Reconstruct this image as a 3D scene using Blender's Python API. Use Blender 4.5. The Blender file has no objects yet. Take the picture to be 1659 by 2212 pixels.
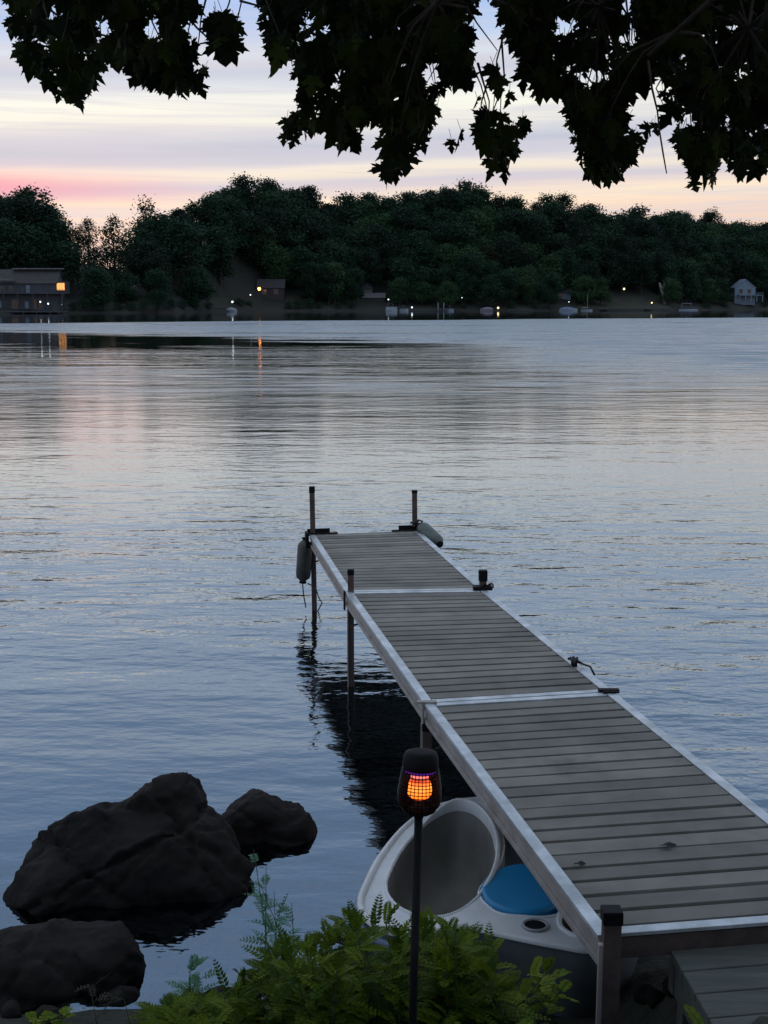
import bpy, bmesh, math, random
import numpy as np
from mathutils import Vector, Matrix, noise
random.seed(7)
SC = bpy.context.scene
COL = SC.collection
R = math.radians

# ------------------------------------------------------------------ camera
F, HOR, HC = 2850.0, 655.0, 3.2
PIT = math.atan((1106 - HOR) / F)
cam_d = bpy.data.cameras.new('camera')
cam = bpy.data.objects.new('camera', cam_d)
COL.objects.link(cam)
cam.location = (0, 0, HC)
cam.rotation_euler = (R(90) - PIT, 0, 0)
cam_d.sensor_fit = 'VERTICAL'
cam_d.sensor_height = 24
cam_d.lens = F / 2212 * 24
cam_d.clip_start = .05
cam_d.clip_end = 6000
SC.camera = cam


def ray(px, py):
    u, v = (px - 829.5) / F, (py - 1106) / F
    return Vector((u, math.cos(PIT) - v * math.sin(PIT), -math.sin(PIT) - v * math.cos(PIT)))


def P(px, py, z=0.0):                      # point of the photo on the level z
    d = ray(px, py)
    t = (z - HC) / d.z
    return Vector((d.x * t, d.y * t, z))


def A(px, py, Y):                          # point of the photo at the distance Y
    d = ray(px, py)
    t = Y / d.y
    return Vector((d.x * t, Y, HC + d.z * t))


def lin(r, g, b, k=1.0):
    f = lambda c: ((c / 255 / 12.92) if c / 255 <= .04045 else ((c / 255 + .055) / 1.055) ** 2.4) * k
    return (f(r), f(g), f(b), 1)


# ------------------------------------------------------------------ materials
def new_mat(name):
    m = bpy.data.materials.new(name)
    m.use_nodes = True
    nt = m.node_tree
    return m, nt, nt.nodes['Principled BSDF']


def N(nt, t, **kw):
    n = nt.nodes.new(t)
    for k, v in kw.items():
        if k in n.inputs:
            n.inputs[k].default_value = v
        else:
            setattr(n, k, v)
    return n


def mat(name, c1, c2=None, rough=.7, scale=6.0, metal=0.0, bump=0.0, bscale=None, stretch=(1, 1, 1), detail=6, spec=.5):
    m, nt, b = new_mat(name)
    b.inputs['Roughness'].default_value = rough
    b.inputs['Metallic'].default_value = metal
    b.inputs['Specular IOR Level'].default_value = spec
    tc = N(nt, 'ShaderNodeTexCoord')
    mp = N(nt, 'ShaderNodeMapping')
    mp.inputs['Scale'].default_value = stretch
    nt.links.new(tc.outputs['Object'], mp.inputs['Vector'])
    nz = N(nt, 'ShaderNodeTexNoise', Scale=scale, Detail=detail, Roughness=.6)
    nt.links.new(mp.outputs[0], nz.inputs['Vector'])
    cr = N(nt, 'ShaderNodeValToRGB')
    cr.color_ramp.elements[0].position = .35
    cr.color_ramp.elements[1].position = .68
    cr.color_ramp.elements[0].color = (*c1, 1)
    cr.color_ramp.elements[1].color = (*(c2 or tuple(x * 1.35 for x in c1)), 1)
    nt.links.new(nz.outputs['Fac'], cr.inputs[0])
    nt.links.new(cr.outputs[0], b.inputs['Base Color'])
    if bump:
        n2 = N(nt, 'ShaderNodeTexNoise', Scale=bscale or scale * 4, Detail=8)
        nt.links.new(mp.outputs[0], n2.inputs['Vector'])
        bp = N(nt, 'ShaderNodeBump', Strength=1.0, Distance=bump)
        nt.links.new(n2.outputs['Fac'], bp.inputs['Height'])
        nt.links.new(bp.outputs[0], b.inputs['Normal'])
    return m


def emit(name, col, s):
    m, nt, b = new_mat(name)
    b.inputs['Base Color'].default_value = (*col, 1)
    b.inputs['Emission Color'].default_value = (*col, 1)
    b.inputs['Emission Strength'].default_value = s
    return m


def leafmat(name, c1, c2, trans=.25):
    """foliage: colour varies leaf by leaf through the 'tint' attribute"""
    m, nt, b = new_mat(name)
    b.inputs['Roughness'].default_value = .55
    b.inputs['Specular IOR Level'].default_value = .06
    at = N(nt, 'ShaderNodeAttribute', attribute_name='tint')
    mx = N(nt, 'ShaderNodeMix', data_type='RGBA')
    mx.inputs[6].default_value = (*c1, 1)
    mx.inputs[7].default_value = (*c2, 1)
    nt.links.new(at.outputs['Fac'], mx.inputs[0])
    nt.links.new(mx.outputs[2], b.inputs['Base Color'])
    tr = N(nt, 'ShaderNodeBsdfTranslucent')
    nt.links.new(mx.outputs[2], tr.inputs['Color'])
    ms = N(nt, 'ShaderNodeMixShader')
    ms.inputs[0].default_value = trans
    nt.links.new(b.outputs[0], ms.inputs[1])
    nt.links.new(tr.outputs[0], ms.inputs[2])
    nt.links.new(ms.outputs[0], nt.nodes['Material Output'].inputs['Surface'])
    return m


M = {}
M['plank'] = mat('grey_plank', (.140, .137, .116), (.218, .212, .182), .85, 3.0, bump=.0015, bscale=60, stretch=(1, 1, 1))
_n = M['plank'].node_tree
_b = _n.nodes['Principled BSDF']
_src = _b.inputs['Base Color'].links[0].from_socket
_at = N(_n, 'ShaderNodeAttribute', attribute_name='tint')
_ma = N(_n, 'ShaderNodeMapRange')
_ma.inputs['To Min'].default_value = .74
_ma.inputs['To Max'].default_value = 1.16
_n.links.new(_at.outputs['Fac'], _ma.inputs['Value'])
_tc = N(_n, 'ShaderNodeTexCoord')
_st = noise_pl = N(_n, 'ShaderNodeTexNoise', Scale=1.3, Detail=9, Roughness=.72)
_n.links.new(_tc.outputs['Object'], _st.inputs['Vector'])
_sr = N(_n, 'ShaderNodeMapRange')
_sr.inputs['From Min'].default_value = .60
_sr.inputs['From Max'].default_value = .74
_sr.inputs['To Min'].default_value = 1.0
_sr.inputs['To Max'].default_value = .62
_n.links.new(_st.outputs['Fac'], _sr.inputs['Value'])
_m1 = N(_n, 'ShaderNodeMath', operation='MULTIPLY')
_n.links.new(_ma.outputs[0], _m1.inputs[0])
_n.links.new(_sr.outputs[0], _m1.inputs[1])
_vm = N(_n, 'ShaderNodeVectorMath', operation='SCALE')
_n.links.new(_src, _vm.inputs[0])
_n.links.new(_m1.outputs[0], _vm.inputs['Scale'])
_n.links.new(_vm.outputs[0], _b.inputs['Base Color'])
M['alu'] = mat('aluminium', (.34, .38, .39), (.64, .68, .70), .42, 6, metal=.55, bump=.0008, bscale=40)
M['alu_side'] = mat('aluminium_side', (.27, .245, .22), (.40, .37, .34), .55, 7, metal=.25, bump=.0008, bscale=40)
M['rust'] = mat('brown_steel', (.045, .030, .026), (.085, .060, .050), .7, 14, bump=.001)
M['black'] = mat('black_plastic', (.004, .004, .005), (.008, .009, .011), .6, 12, spec=.12)
M['rope'] = mat('rope', (.03, .03, .035), (.06, .06, .065), .9, 80)
M['fender'] = mat('fender_vinyl', (.022, .024, .021), (.05, .055, .05), .45, 7)
M['fender_green'] = mat('green_vinyl', (.045, .065, .060), (.08, .10, .09), .5, 7)
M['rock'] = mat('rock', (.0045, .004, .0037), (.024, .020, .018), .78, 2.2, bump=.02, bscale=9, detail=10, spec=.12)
M['rock_far'] = mat('boulder', (.05, .047, .045), (.10, .095, .09), .9, 1)
M['white'] = mat('white_plastic', (.52, .54, .54), (.64, .66, .66), .35, 5)
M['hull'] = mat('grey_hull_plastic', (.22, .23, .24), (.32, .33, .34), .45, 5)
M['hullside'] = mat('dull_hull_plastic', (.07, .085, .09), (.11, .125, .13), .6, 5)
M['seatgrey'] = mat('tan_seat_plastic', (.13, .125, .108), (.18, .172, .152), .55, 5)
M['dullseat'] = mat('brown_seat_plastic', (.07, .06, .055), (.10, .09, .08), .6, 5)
M['blue'] = mat('blue_plastic', (.002, .18, .38), (.004, .22, .46), .5, 4)
M['bumper'] = mat('blue_grey_rubber', (.10, .14, .22), (.15, .20, .30), .5, 9)
M['oldwood'] = mat('weathered_wood', (.055, .064, .054), (.105, .112, .095), .85, 5, bump=.003, stretch=(.4, 3, 3))
M['bark'] = mat('bark', (.018, .015, .012), (.05, .042, .035), .9, 10, bump=.01)
M['twig'] = mat('green_twig', (.03, .05, .03), (.06, .09, .05), .8, 30)
M['maple'] = leafmat('maple_leaf', (.004, .009, .003), (.032, .050, .006), .32)
M['fern'] = leafmat('shrub_leaf', (.034, .075, .007), (.13, .185, .014), .3)
M['weed'] = leafmat('weed_leaf', (.08, .19, .11), (.16, .32, .18), .3)
M['yfern'] = leafmat('yellow_green_leaf', (.10, .16, .015), (.22, .27, .03), .3)
M['crown'] = leafmat('crown_green', (.012, .034, .020), (.020, .052, .027), .12)
M['crownpale'] = leafmat('crown_pale', (.024, .060, .028), (.036, .080, .034), .12)
M['crowndark'] = leafmat('crown_dark', (.009, .022, .015), (.015, .034, .021), .12)
M['crownbrown'] = leafmat('crown_brown', (.02, .022, .014), (.045, .045, .028), .12)
M['trunkfar'] = mat('far_trunk', (.02, .018, .016), (.04, .036, .03), .9, 1)
M['paletrunk'] = mat('pale_trunk', (.12, .12, .13), (.2, .2, .21), .9, 1)
M['soil'] = mat('bank_soil', (.010, .011, .007), (.030, .032, .018), .95, 5, bump=.03, bscale=14)
M['hill'] = mat('hill_ground', (.006, .010, .007), (.012, .015, .010), .95, .05)
M['lawn'] = mat('lawn', (.009, .013, .006), (.018, .019, .010), .95, .2)
M['siding_grey'] = mat('grey_siding', (.030, .038, .050), (.050, .060, .075), .8, .6)
M['siding_dark'] = mat('dark_siding', (.025, .024, .026), (.04, .038, .04), .8, .6)
M['siding_blue'] = mat('pale_blue_siding', (.11, .16, .21), (.16, .22, .28), .7, .6)
M['roof_pale'] = mat('pale_roof', (.09, .095, .11), (.13, .135, .15), .6, 1)
M['roof_dark'] = mat('dark_roof', (.022, .022, .026), (.036, .035, .040), .8, 1)
M['mauve'] = mat('mauve_cover', (.12, .11, .14), (.18, .165, .2), .8, 1)
M['boatwhite'] = mat('boat_white', (.17, .21, .25), (.24, .29, .34), .4, 1)
M['boatblue'] = mat('boat_blue', (.05, .11, .2), (.08, .16, .27), .5, 1)
M['darkglass'] = mat('dark_glass', (.01, .012, .015), (.02, .022, .026), .12, 1)
M['litwindow'] = emit('lit_window', (1, .42, .12), 1.1)
M['lamp_orange'] = emit('orange_light', (1, .28, .05), 14)
M['lamp_white'] = emit('white_light', (.85, .95, 1), 2.2)
M['lamp_warm'] = emit('warm_light', (1, .72, .35), 3)


# ------------------------------------------------------------------ mesh helpers
class MB:
    def __init__(s):
        s.v, s.f, s.t = [], [], []

    def add(s, vs, fs, tint=0.0):
        o = len(s.v)
        s.v += [tuple(v) for v in vs]
        s.f += [tuple(i + o for i in f) for f in fs]
        s.t += [tint] * len(fs)
        return s

    def box(s, c, size, rot=None):
        hx, hy, hz = [k / 2 for k in size]
        vs = [Vector((x, y, z)) for x in (-hx, hx) for y in (-hy, hy) for z in (-hz, hz)]
        if rot is not None:
            vs = [rot @ v for v in vs]
        vs = [v + Vector(c) for v in vs]
        return s.add(vs, [(0, 1, 3, 2), (4, 6, 7, 5), (0, 4, 5, 1), (2, 3, 7, 6), (0, 2, 6, 4), (1, 5, 7, 3)])

    def beam(s, a, b, w, h, up=Vector((0, 0, 1))):
        """box of width w and height h from a to b"""
        a, b = Vector(a), Vector(b)
        d = (b - a).normalized()
        sd = d.cross(up)
        if sd.length < 1e-4:
            sd = Vector((1, 0, 0))
        sd.normalize()
        u = sd.cross(d)
        vs = [p + sd * x * w / 2 + u * z * h / 2 for p in (a, b) for x in (-1, 1) for z in (-1, 1)]
        return s.add(vs, [(0, 1, 3, 2), (4, 6, 7, 5), (0, 4, 5, 1), (2, 3, 7, 6), (0, 2, 6, 4), (1, 5, 7, 3)])

    def tube(s, pts, rad, n=8, cap=True, tint=0.0):
        pts = [Vector(p) for p in pts]
        if not hasattr(rad, '__len__'):
            rad = [rad] * len(pts)
        vs, fs = [], []
        ref = Vector((.13, .3, 1)) if abs((pts[-1] - pts[0]).normalized().z) < .9 else Vector((1, .2, 0))
        for i, p in enumerate(pts):
            d = (pts[min(i + 1, len(pts) - 1)] - pts[max(i - 1, 0)]).normalized()
            a = d.cross(ref).normalized()
            b = d.cross(a)
            for k in range(n):
                t = 2 * math.pi * k / n
                vs.append(p + (a * math.cos(t) + b * math.sin(t)) * rad[i])
        for i in range(len(pts) - 1):
            for k in range(n):
                k2 = (k + 1) % n
                fs.append((i * n + k, i * n + k2, (i + 1) * n + k2, (i + 1) * n + k))
        if cap:
            fs.append(tuple(range(n))[::-1])
            fs.append(tuple((len(pts) - 1) * n + k for k in range(n)))
        return s.add(vs, fs, tint)

    def lathe(s, c, prof, n=24, axis=None, cap=True):
        """prof: list of (radius, height) about an axis"""
        c = Vector(c)
        q = Vector((0, 0, 1)).rotation_difference(axis) if axis is not None else Matrix.Identity(3).to_quaternion()
        vs, fs = [], []
        for r, h in prof:
            for k in range(n):
                t = 2 * math.pi * k / n
                vs.append(c + q @ Vector((r * math.cos(t), r * math.sin(t), h)))
        for i in range(len(prof) - 1):
            for k in range(n):
                k2 = (k + 1) % n
                fs.append((i * n + k, i * n + k2, (i + 1) * n + k2, (i + 1) * n + k))
        if cap:
            fs.append(tuple(range(n))[::-1])
            fs.append(tuple((len(prof) - 1) * n + k for k in range(n)))
        return s.add(vs, fs)

    def prism(s, poly, z0, z1):
        n = len(poly)
        vs = [(p[0], p[1], z0) for p in poly] + [(p[0], p[1], z1) for p in poly]
        fs = [tuple(range(n))[::-1], tuple(range(n, 2 * n))] + [(i, (i + 1) % n, n + (i + 1) % n, n + i) for i in range(n)]
        return s.add(vs, fs)

    def build(s, name, m, parent=None, smooth=False, tint=False, bevel=0, shift=None):
        me = bpy.data.meshes.new(name)
        v = s.v if shift is None else [tuple(Vector(p) - Vector(shift)) for p in s.v]
        me.from_pydata(v, [], s.f)
        me.materials.append(m)
        if smooth:
            me.polygons.foreach_set('use_smooth', [True] * len(s.f))
        if tint:
            a = me.attributes.new('tint', 'FLOAT', 'FACE')
            a.data.foreach_set('value', s.t)
        me.update()
        o = bpy.data.objects.new(name, me)
        COL.objects.link(o)
        if parent is not None:
            o.parent = parent
        if shift is not None and parent is None:
            o.location = shift
        if bevel:
            bv = o.modifiers.new('bevel', 'BEVEL')
            bv.width = bevel
            bv.segments = 2
            bv.limit_method = 'ANGLE'
        return o


def tag(o, label, cat, group=None, kind=None):
    if label:
        o['label'] = label
    if cat:
        o['category'] = cat
    if group:
        o['group'] = group
    if kind:
        o['kind'] = kind
    return o


def empty(name, loc, label, cat, group=None, rz=0):
    o = bpy.data.objects.new(name, None)
    o.empty_display_size = .2
    COL.objects.link(o)
    o.location = loc
    o.rotation_euler = (0, 0, rz)
    return tag(o, label, cat, group)


def fbm(x, y, z=0.0, o=4):
    return noise.fractal(Vector((x, y, z)), 1.0, 2.0, o)


# ------------------------------------------------------------------ sky
w = bpy.data.worlds.new('World')
SC.world = w
w.use_nodes = True
nt = w.node_tree
for n in list(nt.nodes):
    nt.nodes.remove(n)
out = N(nt, 'ShaderNodeOutputWorld')
SUN_EL, SUN_AZ = 1.5, -15.0               # just down at the left of the far shore
sky = N(nt, 'ShaderNodeTexSky', sky_type='NISHITA')
sky.sun_disc = False
sky.sun_elevation = R(SUN_EL)
sky.sun_rotation = R(SUN_AZ)
bg1 = N(nt, 'ShaderNodeBackground', Strength=.006)
nt.links.new(sky.outputs[0], bg1.inputs['Color'])
tc = N(nt, 'ShaderNodeTexCoord')
sep = N(nt, 'ShaderNodeSeparateXYZ')
nt.links.new(tc.outputs['Generated'], sep.inputs[0])


def math_(op, a, b=None, nt=nt, c=None):
    n = N(nt, 'ShaderNodeMath', operation=op)
    for i, x in enumerate((a, b, c)):
        if x is None:
            continue
        if isinstance(x, (int, float)):
            n.inputs[i].default_value = x
        else:
            nt.links.new(x, n.inputs[i])
    return n.outputs[0]


def noise_(vec, scale, detail=4, rough=.55, dist=0.0, nt=nt, stretch=(1, 1, 1), loc=(0, 0, 0), rot=(0, 0, 0)):
    mp = N(nt, 'ShaderNodeMapping')
    mp.inputs['Scale'].default_value = stretch
    mp.inputs['Location'].default_value = loc
    mp.inputs['Rotation'].default_value = rot
    nt.links.new(vec, mp.inputs['Vector'])
    n = N(nt, 'ShaderNodeTexNoise', Scale=scale, Detail=detail, Roughness=rough, Distortion=dist)
    nt.links.new(mp.outputs[0], n.inputs['Vector'])
    return n.outputs['Fac']


# elevation, bent a little by drifting air so that the cloud layers undulate
warp = noise_(tc.outputs['Generated'], 1.6, 3, .5, 0, stretch=(1, 1, 9))
warp2 = noise_(tc.outputs['Generated'], 6, 5, .6, .3, stretch=(1, 1, 14), loc=(3, 1, 2))
z1 = math_('ADD', sep.outputs['Z'], math_('MULTIPLY', math_('SUBTRACT', warp, .5), .012))
z1 = math_('ADD', z1, math_('MULTIPLY', math_('SUBTRACT', warp2, .5), .007))
z1 = math_('ADD', z1, math_('MULTIPLY', sep.outputs['X'], -.030))


def zy(py):
    return ray(829, py).normalized().z


ramp = N(nt, 'ShaderNodeValToRGB')
stops = [(655, (228, 192, 176)), (480, (238, 210, 192)), (450, (244, 218, 196)), (428, (248, 228, 202)), (412, (240, 220, 204)), (402, (214, 203, 208)), (384, (202, 199, 211)),
         (372, (238, 226, 208)), (350, (234, 226, 216)), (340, (204, 203, 214)), (305, (188, 193, 210)), (282, (208, 211, 218)), (262, (238, 236, 224)),
         (215, (242, 243, 232)), (185, (214, 220, 228)), (150, (192, 199, 215)), (110, (214, 222, 232)), (70, (184, 203, 232)), (0, (166, 192, 234))]
el = ramp.color_ramp.elements
while len(el) > 1:
    el.remove(el[-1])
el[0].position = max(0, zy(stops[0][0]))
el[0].color = lin(*stops[0][1])
for y, c in stops[1:]:
    e = el.new(zy(y))
    e.color = lin(*c)
for z, c in ((.245, (.66, .74, .92)), (.285, (.68, .76, .92)), (.34, (.44, .58, .84)), (.42, (.27, .44, .70)), (.60, (.27, .43, .67)), (.75, (.55, .66, .82)), (1.0, (.62, .70, .82))):
    e = el.new(z)
    e.color = (*c, 1)
nt.links.new(z1, ramp.inputs[0])
# thin veil of streaks
streak = noise_(tc.outputs['Generated'], 3.4, 10, .66, .7, stretch=(1, 1, 30), loc=(5, 2, 1), rot=(0, R(2), 0))
sr = N(nt, 'ShaderNodeValToRGB')
sr.color_ramp.elements[0].position = .44
sr.color_ramp.elements[1].position = .62
sr.color_ramp.elements[1].color = (.62, .62, .62, 1)
nt.links.new(streak, sr.inputs[0])
mx = N(nt, 'ShaderNodeMix', data_type='RGBA')
nt.links.new(sr.outputs[0], mx.inputs[0])
nt.links.new(ramp.outputs[0], mx.inputs[6])
mx.inputs[7].default_value = lin(206, 204, 216)
# pink glow low on the left
px_ = math_('MULTIPLY', math_('SUBTRACT', -.12, sep.outputs['X']), 4.6)
px_ = math_('MINIMUM', math_('MAXIMUM', px_, 0), 1)
pz = math_('MULTIPLY', math_('SUBTRACT', sep.outputs['Z'], zy(412)), 95)
pz = math_('EXPONENT', math_('MULTIPLY', math_('MULTIPLY', pz, pz), -1))
mx2 = N(nt, 'ShaderNodeMix', data_type='RGBA')
nt.links.new(math_('MULTIPLY', px_, pz), mx2.inputs[0])
nt.links.new(mx.outputs[2], mx2.inputs[6])
mx2.inputs[7].default_value = lin(238, 140, 168)
bg2 = N(nt, 'ShaderNodeBackground', Strength=1.06)
nt.links.new(mx2.outputs[2], bg2.inputs['Color'])
ad = N(nt, 'ShaderNodeAddShader')
nt.links.new(bg1.outputs[0], ad.inputs[0])
nt.links.new(bg2.outputs[0], ad.inputs[1])
nt.links.new(ad.outputs[0], out.inputs['Surface'])

sd = bpy.data.lights.new('sun', 'SUN')
sd.energy = .010
sd.angle = R(20)
sd.color = (1, .72, .5)
so = bpy.data.objects.new('sun', sd)
COL.objects.link(so)
so.rotation_euler = (R(90 - 2), 0, R(180 - SUN_AZ))
SC.view_settings.view_transform = 'Standard'
SC.view_settings.look = 'None'
SC.view_settings.gamma = 1
SC.view_settings.exposure = 0

# ------------------------------------------------------------------ water
m, wt, b = new_mat('lake_water')
M['water'] = m
g = wt.nodes.new
tcw = N(wt, 'ShaderNodeTexCoord')
vec = tcw.outputs['Object']
sp = N(wt, 'ShaderNodeSeparateXYZ')
wt.links.new(vec, sp.inputs[0])
mw = lambda op, a, b_=None, c=None: math_(op, a, b_, wt, c)


def smooth(x, a, b_):
    n = N(wt, 'ShaderNodeMapRange', interpolation_type='SMOOTHSTEP')
    n.inputs['From Min'].default_value = a
    n.inputs['From Max'].default_value = b_
    wt.links.new(x, n.inputs['Value'])
    return n.outputs['Result']


X, Y = sp.outputs['X'], sp.outputs['Y']
nw = lambda sc, d=3, st=(1, 1, 1), rot=0, loc=(0, 0, 0), rough=.5, dist=0: noise_(vec, sc, d, rough, dist, wt, st, loc, (0, 0, R(rot)))
# wind pattern: glassy near the far shore and in a dark patch left of the middle, ruffled between
wob = mw('MULTIPLY', mw('SUBTRACT', nw(.012, 4, (1, 1.5, 1)), .5), 60)
farcalm = smooth(mw('SUBTRACT', mw('ADD', Y, wob), mw('MULTIPLY', X, .6)), 246, 262)
wobn = mw('MULTIPLY', mw('SUBTRACT', nw(.035, 5, (1, 1.2, 1), 0, (9, 4, 0)), .5), 46)
Yp = mw('ADD', mw('ADD', Y, wobn), mw('MULTIPLY', mw('SUBTRACT', nw(.16, 6, (.30, 1.3, 1), 0, (2, 8, 0), .65), .5), 75))
patch = mw('MULTIPLY', smooth(Yp, 38, 84), mw('SUBTRACT', 1, smooth(mw('ADD', Yp, mw('MULTIPLY', X, .9)), 108, 122)))
patch = mw('MULTIPLY', patch, mw('SUBTRACT', 1, smooth(X, -6, 24)))
calm = mw('MAXIMUM', farcalm, mw('MULTIPLY', patch, 1.0))
slick = mw('MULTIPLY', smooth(nw(.06, 7, (.22, 1.8, 1), 2, (6, 1, 0), .68), .50, .66), mw('MULTIPLY', smooth(Y, 70, 120), .75))
calm = mw('MAXIMUM', calm, slick)
ruff = mw('SUBTRACT', 1, calm)
far = smooth(Y, 22, 85)
blot = nw(.03, 5, (.6, 3.0, 1), 0, (3, 3, 0), .65)
rough = mw('ADD', .03, mw('MULTIPLY', mw('MULTIPLY', ruff, far), mw('ADD', mw('ADD', .06, mw('MULTIPLY', blot, .30)), mw('MULTIPLY', smooth(nw(.42, 5, (.42, 1.9, 1), 3, (7, 7, 0), .7), .40, .62), .30))))
wt.links.new(rough, b.inputs['Roughness'])
b.inputs['Metallic'].default_value = 1.0
b.inputs['Base Color'].default_value = (.18, .215, .25, 1)
b.inputs['IOR'].default_value = 3.0
b.inputs['Specular Tint'].default_value = (.92, .99, 1.0, 1)
# ripples
nearleft = mw('MULTIPLY', mw('SUBTRACT', 1, smooth(Y, 7, 16)), mw('SUBTRACT', 1, smooth(X, -.3, 2.2)))
amp = mw('MULTIPLY', mw('SUBTRACT', 1, mw('MULTIPLY', nearleft, .75)), mw('ADD', .10, mw('MULTIPLY', ruff, .90)))
gust = mw('ADD', .45, mw('MULTIPLY', nw(.10, 3, (1, 2.2, 1), 8), 1.1))
h1 = mw('MULTIPLY', nw(2.6, 4, (.62, 1.2, 1), 12), .032)
h2 = mw('MULTIPLY', nw(.8, 3, (.45, 1.3, 1), -14, (4, 2, 0)), .062)
h3 = mw('MULTIPLY', nw(.30, 4, (.60, 1.5, 1), 3, (1, 7, 0), .6), .13)
h4 = mw('MULTIPLY', nw(9.0, 2, (.7, 1.1, 1), 20, (2, 2, 0)), .0055)
hh = mw('ADD', mw('MULTIPLY', mw('ADD', h1, h4), gust), h2)
amp = mw('MULTIPLY', amp, mw('SUBTRACT', 1, mw('MULTIPLY', smooth(Y, 9, 26), .78)))
hh = mw('ADD', mw('MULTIPLY', hh, amp), mw('MULTIPLY', h3, mw('MULTIPLY', mw('MULTIPLY', mw('SUBTRACT', 1, mw('MULTIPLY', farcalm, .93)), mw('SUBTRACT', 1, mw('MULTIPLY', mw('MULTIPLY', patch, smooth(Yp, 78, 100)), .8))), mw('ADD', .10, mw('MULTIPLY', smooth(Y, 25, 85), .85)))))
bp = N(wt, 'ShaderNodeBump', Strength=1.0, Distance=1.0)
wt.links.new(hh, bp.inputs['Height'])
wt.links.new(bp.outputs[0], b.inputs['Normal'])
mb = MB().add([(-900, -40, 0), (900, -40, 0), (900, 1100, 0), (-900, 1100, 0)], [(0, 1, 2, 3)])
tag(mb.build('lake_water', m), 'rippled lake water reflecting the dusk sky', 'water', kind='structure')
mb = MB().add([(-3000, -2000, -2.5), (3000, -2000, -2.5), (3000, 4000, -2.5), (-3000, 4000, -2.5)], [(0, 1, 2, 3)])
tag(mb.build('ground', M['soil']), 'dark ground under and around the lake', 'ground', kind='structure')


# ------------------------------------------------------------------ near bank
def bank_z(x, y):
    s = 5.35 + .25 * math.sin(x * 1.1 + .5) - .12 * x + (.35 if x < -.6 else 0) + .8 * min(1, max(0, (x - .95) / .3))
    t = s - y
    z = .30 * t + .035 * t * t if t > 0 else .42 * t
    z = min(z, 1.75 + .12 * max(0, t - 4.2))
    return max(z, -2.6) + .06 * fbm(x * 1.3, y * 1.3) + .02 * fbm(x * 6, y * 6)


mb = MB()
xs = np.arange(-9, 9.01, .12)
ys = np.arange(-6, 10.01, .12)
vs = [(x, y, bank_z(x, y)) for y in ys for x in xs]
nx = len(xs)
fs = [(j * nx + i, j * nx + i + 1, (j + 1) * nx + i + 1, (j + 1) * nx + i) for j in range(len(ys) - 1) for i in range(nx - 1)]
mb.add(vs, fs)
tag(mb.build('bank', M['soil'], smooth=True), 'dark earth bank sloping down to the lake', 'bank', kind='structure')

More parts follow.
